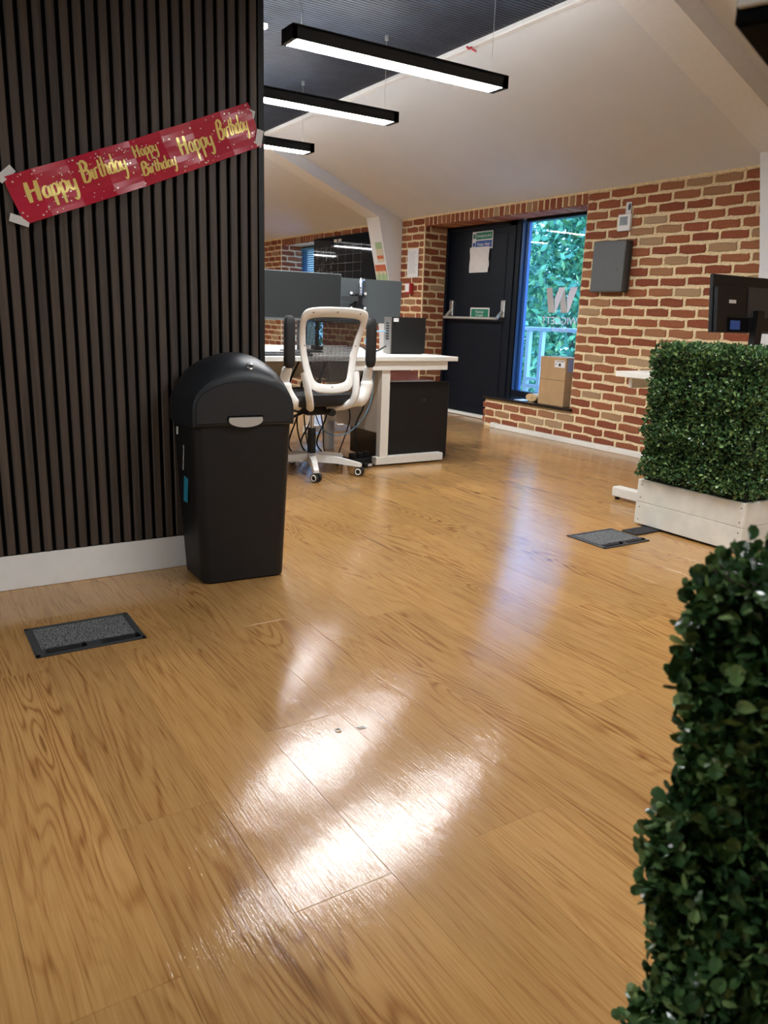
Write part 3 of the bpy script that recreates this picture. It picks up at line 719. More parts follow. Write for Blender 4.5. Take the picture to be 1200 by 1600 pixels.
def planter(loc, wx, wy, h, label, hlabel, top, nleaf, size, seed, individual=None):
    x0, y0 = loc
    t = thing('planter_box', label, 'planter', (x0, y0, 0)); b_ = .012
    for side, (ax0, ax1, ay0, ay1) in dict(front=(0, .018, 0, wy), back=(wx-.018, wx, 0, wy), near=(.018, wx-.018, 0, .018), far=(.018, wx-.018, wy-.018, wy)).items():
        for z0, z1 in ((b_, b_+(h-b_)/2-.001), (b_+(h-b_)/2+.001, h)):
            bd = obj('board', box(ax0, ax1, ay0, ay1, z0, z1, bev=.0015), M_pl, t)
            if side in ('front',):
                for yy in (.02, wy-.025):
                    for zz in (z0+.022, z1-.025): obj('screw', cyl((-.0005, yy, zz), .003, .002, 'x', 8), M_dgrey, bd)
    obj('base_runner', box(.03, wx-.03, .03, wy-.03, 0, b_), M_felt, t)
    obj('soil_board', box(.02, wx-.02, .02, wy-.02, h-.03, h-.002), M_core, t)
    hd = thing('boxwood_hedge', hlabel, 'hedge', (x0, y0, h)); e = .004; H = top-h
    ci = .016 if not individual else .030
    obj('core', box(e+ci, wx-e-ci, e+ci, wy-e-ci, 0, H-ci), M_core, hd)
    V = Vector; X, Y, Z = V((1,0,0)), V((0,1,0)), V((0,0,1)); zb = .021
    faces = [(V((e-.002, e, zb)), Y*(wy-2*e), Z*(H-zb-.01), -X, wy*H), (V((wx-e-.008, e, zb)), Y*(wy-2*e), Z*(H-zb-.01), X, wy*H*.6),
             (V((e, e+.008, zb)), X*(wx-2*e), Z*(H-zb-.01), -Y, wx*H), (V((e, wy-e-.008, zb)), X*(wx-2*e), Z*(H-zb-.01), Y, wx*H*.8),
             (V((e, e, H-.01)), X*(wx-2*e), Y*(wy-2*e), Z, wx*wy)]
    if individual:
        faces += [(V((e+.008+dd, wy-.30, zb)), Y*(.30-e-dd), Z*(H-zb-.01), -X, .55) for dd in (0, .014)] + [(V((e+dd, wy-e-.008-dd, zb)), X*.12, Z*(H-zb-.01), Y, .25) for dd in (0, .014)]
    rr = random.Random(seed); lm = leaf_mesh(); lv = [v.co.copy() for v in lm.verts]; lf = [[v.index for v in f.verts] for f in lm.faces]
    lm.verts.ensure_lookup_table(); lm.verts.index_update(); lf = [[v.index for v in f.verts] for f in lm.faces]
    leafme = me_of('leaf', lm); leafme.materials.append(M_leaf)
    vs, fs = [], []; mats = list(scatter(faces, nleaf, size, rr))
    if individual:
        mats.sort(key=lambda q: individual(q.translation + Vector((x0, y0, h))))
        for q in mats[:300]:
            o_ = obj('leaf', leafme, None, hd); o_.matrix_local = q
        mats = mats[300:]
    for q in mats:
        k = len(vs); vs += [q @ v for v in lv]; fs += [[i+k for i in f] for f in lf]
    me = bpy.data.meshes.new('leaves'); me.from_pydata(vs, [], fs); me.materials.append(M_leaf)
    stuff(obj('leaves', me, None, hd))
    sv = bm_new()
    for i in range(60):
        o_, u, v, nn, _ = rr.choices(faces, [f[4] for f in faces])[0]; p = o_+u*rr.random()+v*rr.random()
        add_tube(sv, [p-nn*.04, p+nn*.012+Vector((0, 0, .01))], .0012, 4)
    stuff(obj('twigs', sv, M_bark, hd))
planter((3.20, 2.0), .30, .605, .24, 'white painted timber planter box in front of the brick wall', 'clipped artificial boxwood hedge standing in the white planter by the brick wall', .900, 21000, .0185, 21)
NHX, NHY = .592, .41
def vis_key(p):
    c = cam.matrix_world.inverted() @ p
    px, py = 600 + F_PX*c.x/-c.z, 800 - F_PX*c.y/-c.z
    inside = 0 if (960 < px < 1230 and 700 < py < 1630 and p.x < NHX+.05) else 10
    return inside + abs(p.x-NHX)*4 + abs(p.y-NHY)*.2
planter((NHX, NHY-.62), .30, .62, .24, 'white timber planter box under the blurred hedge beside the camera', 'dark blurred boxwood hedge at the lower right beside the camera', .795, 30000, .0160, 22, vis_key)

# ------------------------------------------------------------------ furniture: desks
def monitor(loc, w_, h_, rz, tilt, label, stand, desk_z=.745, back_detail=True, arm=False):
    t = thing('monitor', label, 'monitor', loc, rz)          # loc: centre of panel, screen faces local -Y
    rx = (tilt, 0, 0)
    p = obj('casing', box(-w_/2, w_/2, 0, .022, -h_/2, h_/2, bev=.004), M_mback, t, rot=rx)
    obj('screen', box(-w_/2+.006, w_/2-.006, -.002, .001, -h_/2+.018, h_/2-.006), M_scr, p)
    obj('chin', box(-w_/2, w_/2, -.003, .002, -h_/2, -h_/2+.016), M_grey, p)
    if stand:
        dz = loc[2]-desk_z
        obj('stand_neck', box(-.03, .03, .025, .045, -dz+.01, .02), M_dgrey, t); obj('stand_foot', box(-.12, .12, -.07, .13, -dz+.001, -dz+.012, bev=.003), M_dgrey, t)
    return t, p
DZ = .745
dk = thing('bench_desk', 'white bench desk with black pedestal under its right end', 'desk', (1.35, 4.44, 0))
obj('desktop', box(0, 2.06, 0, .80, .715, DZ, bev=.002), M_wm, dk)
obj('apron', box(1.22, 1.985, .02, .045, .655, .714), M_wm, dk)
lf_ = obj('leg', box(1.455, 1.520, .035, .085, .05, .715), M_wm, dk); obj('foot', box(1.425, 1.990, .03, .09, .012, .065, bev=.003), M_wm, lf_)
lf2 = obj('leg', box(1.455, 1.515, .80, .85, .0, .715), M_wm, dk)
lf3 = obj('leg', box(.20, .26, .035, .085, .05, .715), M_wm, dk); obj('foot', box(.05, .62, .03, .09, .012, .065, bev=.003), M_wm, lf3)
obj('side_panel', box(1.462, 1.482, .09, .79, .225, .71), M_panel, dk)
obj('modesty_panel', box(.05, 1.44, .76, .778, .55, .712), M_panel, dk)
dk2 = thing('bench_desk', 'white bench desk on the far side, facing the black pedestal desk', 'desk', (1.35, 5.30, 0))
obj('desktop', box(0, 2.06, 0, .80, .715, DZ, bev=.002), M_wm, dk2)
for xx in (.2, 1.9): 
    q = obj('leg', box(xx, xx+.06, .70, .75, .05, .715), M_wm, dk2); obj('foot', box(xx-.25, xx+.3, .695, .755, .01, .065), M_wm, q)
monitor((2.478, 5.0, 1.12), .59, .325, 0, 0, 'dark monitor turned towards the white mesh chair', True)
mt2, cas = monitor((3.23, 5.42, 1.115), .62, .33, PI, math.radians(-3), 'monitor seen from behind, held on an X shaped bracket arm', False)
br = obj('bracket', bm_new(), M_blk, mt2)
for sx in (-1, 1):
    for sz in (-1, 1):
        a = obj('bracket_arm', tube([(.10, .035, -.0), (.10+sx*.062, .030, sz*.055)], .012, 8), M_blk, br, True)
        obj('bolt', cyl((.10+sx*.062, .045, sz*.055), .011, .008, 'y', 10), M_wp, br)
obj('bracket_hub', box(.075, .125, .028, .07, -.05, .05, bev=.006), M_blk, br)
obj('pole', tube([(.48, .10, DZ-1.115+.001), (.48, .10, .06)], .016, 12), M_blk, br, True)
obj('pole_head', tube([(.10, .075, .04), (.10, .075, .135), (.09, .07, .155), (.06, .06, .155)], .013, 10), M_chrome, br, True)
obj('arm_bar', box(.12, .48, .06, .085, -.005, .03, bev=.004), M_dgrey, br)
obj('pole_clamp', box(.45, .51, .06, .14, DZ-1.115+.001, DZ-1.115+.03), M_blk, br)
obj('inventory_sticker', box(.27, .305, .024, .0255, .105, .14), M_paper, cas)
# tower pc on the desk
pc = thing('computer_tower', 'black computer tower with silver port side on the white desk', 'computer', (3.045, 4.76, DZ))
obj('case', box(.008, .30, 0, .095, .004, .258, bev=.003), M_blk, pc); obj('port_panel', box(0, .009, .004, .091, .004, .256), M_steel, pc)
for k in range(7): obj('port', box(-.002, .001, .025, .06, .10+.018*k, .112+.018*k), M_rub, pc)
obj('sticker', box(.02, .062, -.001, .001, .225, .25), M_paper, pc)
obj('pc_foot', box(.02, .28, .01, .085, 0, .005), M_rub, pc)
# pedestal
pd = thing('pedestal_cabinet', 'black two door pedestal cabinet under the end of the white desk', 'cabinet', (2.90, 4.535, 0))
obj('body', box(0, .52, .018, .52, .012, .555, bev=.004), M_gblk, pd); obj('front', box(.0, .52, 0, .018, .02, .568, bev=.008), M_blk, pd)
obj('lock', cyl((.30, -.002, .44), .009, .006, 'y', 12), M_dgrey, pd)
for xx in (.04, .48):
    for yy in (.06, .46): obj('castor', cyl((xx, yy, .006), .02, .012), M_rub, pd)
for k in range(6):
    j = R0.uniform(-.01, .01)
    lbl = ('bottom pink paper folder', 'second pink paper folder from the bottom', 'third pink paper folder from the bottom', 'third pink paper folder from the top', 'second pink paper folder from the top', 'topmost pink paper folder')[k]
    tag(obj('pink_folder', box(2.93+j, 3.22+j, 4.64, 4.86+j, .5555+.0125*k, .5555+.0125*k+.0115, bev=.001), M_pink), lbl + ' in the stack on the black pedestal', 'folder', 'pink folders on the pedestal')
tag(obj('paper_sheet', box(2.95, 3.30, 4.565, 4.635, .5555, .572), M_paper), 'white paper sheet in front of the pink folders on the pedestal', 'paper')
tag(obj('shoulder_bag', loft([rrect(.16, .06, .04, .556), rrect(.17, .07, .05, .62), rrect(.14, .05, .04, .675)]), M_rub, None, True, loc=(3.17, 4.955, 0)), 'slouched black bag behind the pink folders on the pedestal', 'bag')
# keyboard, paper, phone
kb = thing('keyboard', 'grey black keyboard at the front edge of the desk beside the slats', 'keyboard', (1.87, 4.50, DZ))
obj('body', box(0, .43, 0, .13, 0, .016, bev=.003), M_dgrey, kb)
km = me_of('key', box(-.0078, .0078, -.0078, .0078, 0, .006, bev=.0015)); km.materials.append(M_blk)
for r_ in range(5):
    for c_ in range(21): obj('key', km, None, kb, loc=(.018+.0197*c_, .022+.0205*r_, .016))
tag(obj('paper_sheet', box(1.95, 2.20, 4.66, 4.90, DZ, DZ+.012), M_paper, None), 'white papers lying behind the keyboard', 'paper')
ph = thing('desk_phone', 'black desk telephone behind the white papers', 'phone', (2.02, 4.97, DZ+.0))
obj('base', prism([(0, .0), (.16, 0), (.15, .03), (.03, .075), (.0, .07)], 0, .16, 'y'), M_blk, ph); obj('handset', tube([(.02, .03, .08), (.02, .08, .095), (.02, .13, .08)], .014, 8), M_blk, ph, True)
tag(obj('storage_tub', loft([rrect(.06, .05, .01, DZ), rrect(.07, .06, .01, DZ+.16)]), M_pink, None, False, loc=(2.22, 5.5, 0)), 'pink tub behind the telephone under the dark monitor', 'tub')
tag(obj('paper_stack', box(1.97, 2.13, 5.40, 5.56, DZ, DZ+.13), M_paper), 'white block of paper beside the pink tub', 'paper')
# loose cables
def cable(pts, r, mat, label, sub=8):
    return tag(obj('cable', tube(smooth_path(pts, sub), r, 6), mat, None, True), label, 'cable')
cable([(2.79, 4.66, .70), (2.75, 4.68, .52), (2.79, 4.68, .40), (2.74, 4.70, .25), (2.78, 4.76, .02), (2.74, 4.88, .006)], .006, M_rub, 'thick black cable hanging nearest the white desk leg')
cable([(2.77, 4.70, .70), (2.71, 4.66, .56), (2.66, 4.66, .42), (2.70, 4.72, .28), (2.66, 4.82, .01)], .005, M_rub, 'black cable looping beside the beige side panel')
cable([(2.76, 4.72, .68), (2.60, 4.72, .50), (2.50, 4.8, .44), (2.44, 4.85, .40)], .0035, M_rub, 'thin black cable drooping towards the seat')
cable([(2.77, 4.52, .70), (2.76, 4.54, .44), (2.69, 4.60, .27), (2.58, 4.66, .20), (2.48, 4.72, .25), (2.44, 4.78, .42), (2.42, 4.86, .60)], .004, M_bluec, 'pale blue network cable looping under the desk')
for k, (a, b_, c_) in enumerate(((2.30, 5.12, 'left'), (2.42, 5.02, 'second'), (2.50, 5.12, 'third'), (2.57, 5.03, 'fourth'))):
    cable([(a+.1, b_, .70), (a+.06, b_+.02, .45), (a-.03+.03*k, b_-.05, .22), (a+.05, b_-.12, .02), (a+.16, b_-.2, .008)], .005, M_rub, f'black cable under the middle of the desk, {c_} from the slatted wall')
for a, b_, q, lb_ in ((2.36, 4.90, .36, 'nearest the gas lift'), (2.47, 4.93, .30, 'right of the gas lift'), (2.58, 4.90, .33, 'left of the beige side panel')):
    cable([(a+.05, b_, .71), (a-.04, b_+.01, .5), (a+.02, b_-.03, q), (a-.05, b_-.02, .12), (a+.03, b_-.06, .012)], .006, M_rub, f'thick black cable drooping under the desk {lb_}')
cable([(2.05, 5.15, .66), (2.12, 5.05, .35), (2.0, 5.0, .12), (2.2, 4.95, .01)], .005, M_rub, 'black cable hanging under the desk next to the bin')
cable([(2.98, 5.0, .80), (2.93, 4.9, .86), (2.98, 4.84, .90), (3.045, 4.82, .90)], .005, M_bluec, 'pale cable curling into the computer tower')
cable([(2.9, 4.95, .80), (2.95, 4.85, .755), (3.035, 4.80, .80)], .006, M_rub, 'black power cable behind the computer tower')
cable([(3.36, 4.84, .84), (3.385, 4.90, .83), (3.39, 4.95, .77), (3.37, 5.02, .75)], .003, M_rub, 'thin black cable right of the computer tower')
ps = thing('power_strip', 'black power strip on the floor between chair and desk leg', 'power strip', (2.72, 4.60, 0), .2)
obj('body', box(-.09, .09, -.03, .03, 0, .045, bev=.006), M_rub, ps)
for k in range(3): obj('plug', box(-.085+.06*k, -.04+.06*k, -.025, .025, .045, .085, bev=.006), M_blk, ps)
ad = thing('power_adapter', 'black power adapter brick beside the white desk foot', 'adapter', (2.72, 4.50, 0), .3); obj('body', box(-.05, .03, -.03, .03, 0, .035, bev=.006), M_blk, ad); obj('rating_label', box(-.02, .02, -.0305, -.029, .01, .025), M_tape, ad)
tag(obj('adapter_plug', loft([rrect(.022, .022, .01, 0), rrect(.028, .028, .01, .03), rrect(.02, .02, .01, .05)]), M_blk, None, True, loc=(2.64, 4.80, 0)), 'round black plug standing on the floor behind the chair', 'plug')

# right desk behind the planter
d3 = thing('bench_desk', 'white desk by the brick wall, mostly hidden by the hedge', 'desk', (3.43, 2.64, 0))
obj('desktop', box(0, 1.36, 0, .39, .722, .752, bev=.002), M_wm, d3); obj('apron', box(.09, 1.3, .345, .37, .66, .722), M_wm, d3)
q = obj('leg', box(.135, .195, .03, .09, .04, .722), M_wm, d3); obj('foot', box(.130, .195, .0, .44, .02, .075, bev=.003), M_wm, q); obj('glide', cyl((.16, .42, .01), .014, .02), M_rub, q)
q = obj('leg', box(1.2, 1.26, .03, .09, .04, .722), M_wm, d3); obj('foot', box(1.2, 1.26, .0, .42, .01, .065), M_wm, q)
mt3 = thing('monitor', 'black monitor seen from behind above the clipped hedge', 'monitor', (4.05, 2.70, 1.13), 0)
cas3 = obj('casing', box(-.31, .31, 0, .02, -.152, .15, bev=.004), M_blk, mt3, rot=(math.radians(-6), 0, 0))
obj('rear_bulge', box(-.30, .30, -.022, .001, -.15, .085, bev=.006), M_blk, cas3); obj('vesa_recess', box(-.03, .17, -.026, -.02, -.07, .09), M_dgrey, cas3)
obj('port_bay', box(-.20, -.02, -.027, -.02, -.148, -.075), M_felt, cas3); obj('rating_plate', box(-.185, -.10, -.029, -.026, -.138, -.09), M_signblue, cas3)
obj('printed_badge', box(-.195, -.135, -.0235, -.021, .0, .018), M_tape, cas3)
obj('stand_neck', box(.02, .08, -.06, -.024, -.377, -.03), M_blk, mt3); obj('stand_foot', box(-.07, .17, -.05, .12, -.377, -.366, bev=.003), M_blk, mt3)

# small black speaker hung from the ceiling just beside the camera
hs_ = thing('hanging_speaker', 'black blurred speaker hanging at the top right edge of the picture', 'speaker', (.573, .4145, 1.221), math.radians(21))
obj('casing', box(0, .17, -.055, .010, 0, .13, bev=.003), M_felt, hs_); obj('glare_edge', box(-.004, .001, -.05, .008, .012, .13, bev=.001), M_wp, hs_)  # white sliver stands for glare along the casing edge
obj('grille', box(.012, .158, -.057, -.054, .012, .118), M_rub, hs_)
obj('hanger_pole', tube([(.085, -.02, .12), (.085, -.02, CZ-1.221)], .009, 10), M_blk, hs_, True)

# ------------------------------------------------------------------ office chair
ch = thing('office_chair', 'white framed black mesh office chair with arm pads flipped up', 'chair', (2.285, 4.48, 0), math.radians(2))
YP = [(.50, -.245), (.545, -.238), (.65, -.208), (.76, -.188), (.88, -.215), (1.0, -.272), (1.06, -.30)]
def yb(z):   # profile of the back, bulging forward at the lumbar
    for (z0, y0), (z1, y1) in zip(YP, YP[1:]):
        if z <= z1: t = max(0, (z-z0)/(z1-z0)); return y0 + (y1-y0)*t
    return -.30
OUT = [(-.128, .530), (-.160, .585), (-.185, .68), (-.208, .79), (-.226, .90), (-.236, .985), (-.224, 1.028), (-.175, 1.044), (-.08, 1.050), (0, 1.051)]
INN = [(-.100, .590), (-.118, .63), (-.138, .71), (-.160, .80), (-.176, .89), (-.188, .945), (-.183, .968), (-.152, .980), (-.08, .985), (0, .986)]
OUT = OUT + [(-x, z) for x, z in OUT[-2::-1]]; INN = INN + [(-x, z) for x, z in INN[-2::-1]]
bm = bm_new(); n = len(OUT); layers = []
for P_, dy in ((OUT, -.003), (OUT, -.020), (INN, -.022), (INN, .0)):
    layers.append([bm.verts.new((x, yb(z)+dy, z)) for x, z in P_])
for k in range(n):
    j = (k+1) % n
    for a, b_ in ((0, 1), (1, 2), (2, 3), (3, 0)): bm.faces.new((layers[a][k], layers[b_][k], layers[b_][j], layers[a][j]))
bmesh.ops.recalc_face_normals(bm, faces=bm.faces)
bk = obj('back_frame', bm, M_wp, ch, True, ang=80)
md = bk.modifiers.new('round', 'SUBSURF'); md.levels = 1; md.render_levels = 2
for x, z in ((-.15, 1.012), (.0, 1.018), (.15, 1.012), (-.165, .82), (.165, .82), (0, .575)): obj('screw', cyl((x*1.08, yb(z)-.022, z), .004, .004, 'y', 8), M_dgrey, bk)
bm = bm_new()
def innerx(z):
    for (x0, z0), (x1, z1) in zip(INN[:9], INN[1:10]):
        if z0 <= z <= z1: return -(x0+(x1-x0)*(z-z0)/(z1-z0))
    return .05
z = .602
while z < .985:
    hx = innerx(z)+.006; L = 8
    for k in range(L):
        xa, xb = -hx+2*hx*k/L, -hx+2*hx*(k+1)/L; ca = .018*(1-(xa/hx)**2); cb_ = .018*(1-(xb/hx)**2); t = .0061
        v = [bm.verts.new(p) for p in ((xa, yb(z)-.008+ca, z), (xb, yb(z)-.008+cb_, z), (xb, yb(z)-.008+cb_, z+t), (xa, yb(z)-.008+ca, z+t))]; bm.faces.new(v)
    z += .0075
for k in range(1, 12):
    x = -.17+.34*k/12; pts = [(x, yb(zz)-.007+.018*(1-(x/max(innerx(zz), .01))**2), zz) for zz in (.62+.36*i/6 for i in range(7)) if innerx(zz) > abs(x)]
    if len(pts) > 1: add_tube(bm, pts, .0008, 4)
stuff(obj('mesh_back', bm, M_rub, ch))
def rpad(hw, hd, r, z0, z1, e, mat, nm, par, **k):
    return obj(nm, loft([rrect(hw-e, hd-e, r, z0), rrect(hw, hd, r, z0+e), rrect(hw, hd, r, z1-e), rrect(hw-e, hd-e, r, z1)]), mat, par, True, **k)
seat = obj('seat', loft([rrect(.20, .20, .08, .445, oy=.03), rrect(.235, .235, .09, .455, oy=.03), rrect(.245, .245, .09, .49, oy=.03), rrect(.235, .235, .09, .520, oy=.03), rrect(.19, .19, .08, .532, oy=.03)]), M_rub, ch, True)
for s in (-1, 1):
    up_ = obj('back_support', tube(smooth_path([(s*.182, -.225, .66), (s*.172, -.250, .58), (s*.160, -.255, .51), (s*.13, -.21, .455), (s*.05, -.05, .432)], 5), .021, 10, sx=1.4), M_wp, ch, True)
    arm = obj('arm_bracket', tube(smooth_path([(s*.285, -.225, .80), (s*.285, -.215, .70), (s*.292, -.19, .62), (s*.285, -.19, .55), (s*.235, -.19, .475), (s*.15, -.10, .446)], 5), [.016]*6+[.031]*6+[.042]*9+[.028]*5, 12, sx=.85), M_wp, ch, True)
    obj('arm_pad', loft([[(s*.285+x*k, -.235+y_*k, zz) for x, y_, _ in rrect(.034, .024, .02, 0)] for zz, k in ((.690, .45), (.700, .8), (.73, 1), (.945, 1), (.978, .85), (.992, .45))]), M_rub, arm, True)
    obj('pivot_cap', cyl((s*.315, -.19, .60), .018, .02, 'x', 14), M_wp, arm)
mech = obj('tilt_mechanism', box(-.09, .09, -.10, .10, .385, .44, bev=.01), M_blk, ch)
obj('lever', tube(smooth_path([(-.08, -.04, .40), (-.16, -.08, .385), (-.25, -.10, .36)], 4), .009, 8), M_rub, mech, True); obj('tension_knob', cyl((.06, -.14, .405), .022, .05, 'y', 14), M_rub, mech)
obj('gas_lift', cyl((0, 0, .33), .014, .12), M_chrome, ch, True); obj('lift_cover', tube([(0, 0, .125), (0, 0, .20), (0, 0, .29)], [.028, .027, .026], 18), M_rub, ch, True)
base = obj('star_base', tube([(0, 0, .07), (0, 0, .13)], .038, 20), M_wp, ch, True)
wm = me_of('wheel', cyl((0, 0, 0), .028, .018, 'x', 20)); wm.materials.append(M_rub)
rm = bm_new(); add_tube(rm, [(0, .018*math.cos(a), .018*math.sin(a)) for a in (2*PI*k/20 for k in range(21))], .004, 6, False); rm = me_of('ring', rm, True); rm.materials.append(M_wp)
for k, ad_ in enumerate((-111.8, -44, 26, 87, 159)):
    a = math.radians(ad_ - 2); d = Vector((math.cos(a), math.sin(a), 0)); s = Vector((-d.y, d.x, 0))
    def sec(r, w_, z0, z1): p = d*r; return [p+s*w_+Vector((0,0,z0)), p-s*w_+Vector((0,0,z0)), p-s*w_*.8+Vector((0,0,z1)), p+s*w_*.8+Vector((0,0,z1))]
    lg = obj('leg', loft([sec(.02, .026, .075, .128), sec(.18, .023, .072, .112), sec(.318, .020, .060, .085), sec(.335, .018, .060, .078)]), M_wp, base)
    ct = obj('caster', tube([d*.322+Vector((0, 0, .03)), d*.322+Vector((0, 0, .07))], .008, 8), M_rub, base)
    ca = math.radians((20, 35, -30, 60, 10)[k])
    for sgn in (-1, 1):
        wv = obj('wheel', wm, None, ct); c = Matrix.Translation(d*.322+Vector((0, 0, .0285))) @ Matrix.Rotation(ca, 4, 'Z') @ Matrix.Translation((sgn*.014, 0, 0)); wv.matrix_local = c
        rg_ = obj('wheel_ring', rm, None, ct); rg_.matrix_local = c @ Matrix.Translation((sgn*.0095, 0, 0))

# ------------------------------------------------------------------ wall items
eb = thing('electric_box', 'dark grey metal key box on the brick wall beside the window', 'wall box', (BX-.002, 4.49, 1.44))
obj('back_box', box(-.05, -.004, -.165, .165, -.19, .19, bev=.006), M_dgrey, eb); obj('box_door', box(-.085, -.052, -.165, .165, -.192, .192, bev=.01, seg=2), M_grey, eb); obj('lock', cyl((-.086, -.10, -.02), .009, .006, 'x', 12), M_chrome, eb)
obj('back_plate', box(-.006, .0, -.16, .16, -.19, .19), M_dgrey, eb)
th = thing('thermostat', 'white square wall thermostat with grey display above the key box', 'thermostat', (BX-.004, 4.42, 1.765))
obj('body', box(-.026, 0, -.062, .062, -.062, .062, bev=.004), M_wp, th); obj('display', box(-.0275, -.025, -.036, .040, -.020, .042), M_lcd, th)
pcx = thing('photo_card', 'tiny white card with dark profile print above the thermostat', 'card', (BX-.012, 4.40, 1.868))
obj('card', box(-.002, 0, -.026, .026, -.045, .045), M_paper, pcx); obj('printed_profile', prism([(-.010+.014*math.cos(a), .010+.026*math.sin(a)) for a in (2*PI*k/12 for k in range(12))] , -.003, -.002, 'x'), M_dgrey, pcx); obj('card_base', box(-.002, 0, -.026, .026, -.058, -.046), M_dgrey, pcx)
nt_ = thing('wall_notice', 'white printed notice sheet on the brick pier by the emergency door', 'notice', (BX-.012, 7.325, 1.575))
obj('sheet', box(-.001, 0, -.105, .105, -.15, .15), M_paper, nt_)
bm = bm_new(); rt_ = random.Random(9)
for k in range(17): add_box(bm, -.0018, -.0009, -.08+rt_.uniform(0, .06), .08, .12-.014*k, .12-.014*k+.003)
stuff(obj('printed_lines', bm, plain('print_ink', (.35, .40, .48), .8), nt_))
fa = thing('alarm_call_point', 'red and white fire alarm call point on the brick pier', 'alarm', (BX-.005, 7.345, 1.31))
obj('body', box(-.055, 0, -.048, .048, -.055, .055, bev=.006), M_red, fa); obj('glass_plate', box(-.058, -.054, -.035, .040, -.035, .05), M_paper, fa)
# stickers on the far column's tapered inner face
tilt = math.atan2(.155-.0, .66)*.0 + math.atan2(.155, .66)
def on_col(nm, z0, z1, y0, y1, mats, label, cat):
    xs = lambda z: BX-.31 + (2.06-.03-z)*(.155/.64)
    t = thing(nm, label, cat, (xs((z0+z1)/2)-.004, (y0+y1)/2, (z0+z1)/2)); n_ = len(mats)
    for i, mt in enumerate(mats):
        a, b_ = z1-(z1-z0)*i/n_, z1-(z1-z0)*(i+1)/n_; zc = (z0+z1)/2; xc = xs(zc)
        o = obj('printed_band' , prism([(xs(a)-xc, a-zc), (xs(b_)-xc, b_-zc), (xs(b_)-xc+.002, b_-zc), (xs(a)-xc+.002, a-zc)], y0-(y0+y1)/2, y1-(y0+y1)/2, 'y'), mt, t)
    return t
M_cream = plain('sign_cream', (.62, .56, .40), .6); M_or = plain('sign_orange', (.55, .13, .05), .6)
on_col('safety_sign', 1.585, 1.79, 7.60, 7.73, [M_lime, M_lime, M_cream, M_cream, M_or, M_cream], 'tall green and cream safety sign on the far white column', 'sign')
for i, (c_, lb_) in enumerate(((7.775, 'left'), (7.70, 'middle'), (7.625, 'right'))):
    on_col('safety_sign', 1.36, 1.56, c_-.033, c_+.033, [M_or, M_or, M_cream, M_lime, M_lime, M_cream], f'{lb_} one of three narrow red and green extinguisher signs on the far white column', 'sign')
# black writing board
bb = thing('writing_board', 'glossy black writing board with faint chalk grid on the far brick wall', 'board', (BX-.016, 9.0, 1.43))
obj('panel', box(-.012, 0, -1.05, .64, -.52, .53, bev=.002), M_board, bb)
bm = bm_new(); rk = random.Random(4)
for k in range(9): add_box(bm, -.0126, -.012, -.62, .60, .40-.1*k, .4012-.1*k)
for k in range(7): add_box(bm, -.0126, -.012, .55-.19*k, .5512-.19*k, -.5, .42)
for k in range(70):
    yy = rk.choice((.50, .42, .30, .12)) + rk.uniform(-.03, .03); zz = rk.uniform(-.4, .46); a = rk.uniform(.008, .02)
    add_box(bm, -.0127, -.012, yy-a/3, yy+a/3, zz-a, zz-a+.004); add_box(bm, -.0127, -.012, yy-.002, yy+.002, zz-a, zz+a)
stuff(obj('chalk_marks', bm, M_chalk, bb))
for yy in (.02, .06, -.05, -.09): obj('magnet', box(-.022, -.012, yy-.012, yy+.012, .455, .49), M_paper, bb)
# door signs
sg = thing('door_sign', 'green and blue Emergency exit Keep clear sign at the top of the black door', 'sign', (DX-.0085, 6.555, 1.79))
obj('plate', box(-.002, 0, -.165, .165, -.085, .085), M_paper, sg); obj('green_band', box(-.0028, -.002, -.155, .105, .008, .075), M_green, sg); obj('blue_band', box(-.0028, -.002, -.155, .105, -.075, -.004), M_signblue, sg)
for s_, zz, sz in (('Emergency exit', .042, .036), ('Keep clear', -.04, .046)):
    o = obj('lettering', text_mesh(s_, sz), M_paper, sg); frame_obj(o, (-.0034, -.025, zz), (0, -1, 0), (0, 0, 1))
obj('pictogram', cyl((-.0025, .132, -.04), .022, .001, 'x', 16), M_signblue, sg); obj('pictogram', box(-.003, -.002, .115, .15, .02, .065), M_green, sg)
pp = thing('paper_sheet', 'crumpled white paper sheet below the Emergency exit sign on the door', 'paper', (DX-.0085, 6.58, 1.60))
bm = bm_new(); rq = random.Random(2); G = [[bm.verts.new((-.004-rq.uniform(0, .012), -.155+.31*i/8, -.125+.25*j/8)) for j in range(9)] for i in range(9)]
for i in range(8):
    for j in range(8): bm.faces.new((G[i][j], G[i+1][j], G[i+1][j+1], G[i][j+1]))
obj('sheet', bm, M_paper, pp)
gs = thing('push_bar_sign', 'small green Push bar to open sign above the push bar', 'sign', (DX-.0085, 6.53, 1.07))
obj('plate', box(-.002, 0, -.155, .155, -.055, .055), M_paper, gs); obj('green_field', box(-.0028, -.002, -.14, .14, -.042, .042), M_green, gs)
for s_, zz in (('Push bar', .012), ('to open', -.02)):
    o = obj('lettering', text_mesh(s_, .038), M_paper, gs); frame_obj(o, (-.0034, 0, zz), (0, -1, 0), (0, 0, 1))
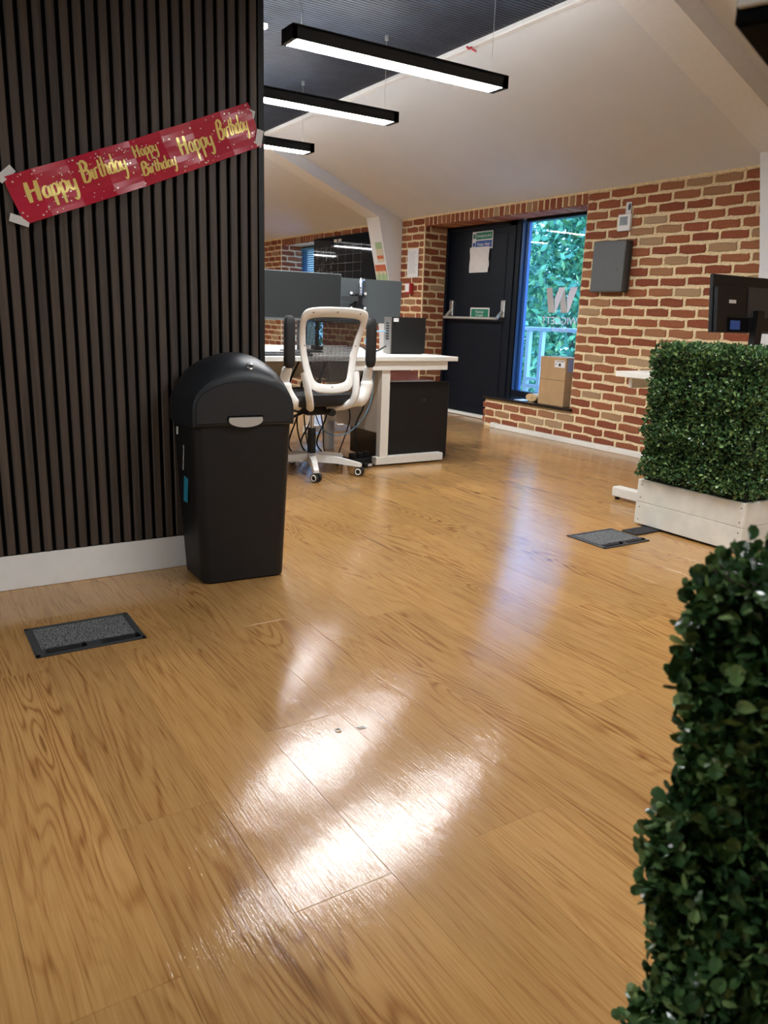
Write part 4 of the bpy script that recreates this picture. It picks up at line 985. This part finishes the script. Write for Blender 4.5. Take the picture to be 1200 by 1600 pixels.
# trunking at the foot of the wall
tk = thing('cable_trunking', 'white cable trunking along the foot of the brick wall', 'trunking', (BX-.022, 5.80, 0))
obj('duct', box(-.045, 0, -2.7, -.05, .0, .042, bev=.003), M_wm, tk); obj('end_cap', box(-.05, 0, -.07, .0, 0, .048, bev=.006), M_wm, tk); obj('joint_cover', box(-.047, 0, -1.5, -1.44, 0, .044, bev=.003), M_wm, tk)
# cardboard box and roll on the sill
cbx = thing('cardboard_box', 'tall brown cardboard box with white label on the black sill', 'box', (BX+.005, 4.93, .2885))
obj('carton', box(0, .24, 0, .315, 0, .42, bev=.003), M_card, cbx); obj('seam_tape', box(-.0012, .0, .0, .315, .222, .226), plain('dark_seam', (.16, .09, .04), .8), cbx)
obj('top_flap', box(-.002, .0, .0, .315, .325, .42), M_card, cbx); lab = obj('address_label', box(-.0035, -.002, .012, .135, .335, .395), M_paper, cbx)
obj('label_print', box(-.0042, -.0034, .06, .085, .345, .37), M_rub, lab); obj('label_print', box(-.0042, -.0034, .02, .12, .383, .388), M_rub, lab); obj('label_print', box(-.0042, -.0034, .115, .124, .355, .367), M_rub, lab)
obj('document_pouch', box(.02, .17, -.002, 0, .30, .41), plain('pouch', (.30, .33, .50), .25), cbx)
pr = thing('paper_roll', 'tan rolled paper lying on the black sill beside the cardboard box', 'paper roll', (BX+.05, 5.33, .2885))
M_tan = plain('kraft', (.62, .42, .20), .75)
obj('roll', loft([[(x, .055+.07*math.cos(a), .036+.036*math.sin(a)) for a in (2*PI*k/18 for k in range(18))] for x in (0, .01, .20)]), M_tan, pr, True); obj('core', cyl((-.001, .04, .036), .012, .004, 'x', 12), M_card, pr)
tag(obj('paper_sheet', box(BX, BX+.12, 5.45, 5.56, .289, .2905), M_paper), 'white paper scrap lying on the black sill left of the roll', 'paper')
tag(obj('rubber_band', tube([(.858+.0075*math.cos(a), 1.522+.0075*math.sin(a), .0016) for a in (2*PI*k/20 for k in range(21))], .0013, 6, False), M_paper, None, True), 'tiny pale rubber ring lying on the floor in the glare', 'rubber ring')
tag(obj('wire_clip', tube(smooth_path([(.905, 1.512, .0012), (.922, 1.506, .0012), (.924, 1.499, .0012), (.906, 1.504, .0012)], 4), .0012, 6), M_steel, None, True), 'tiny bent wire clip on the floor beside the pale ring', 'clip')
print('planks', npk)
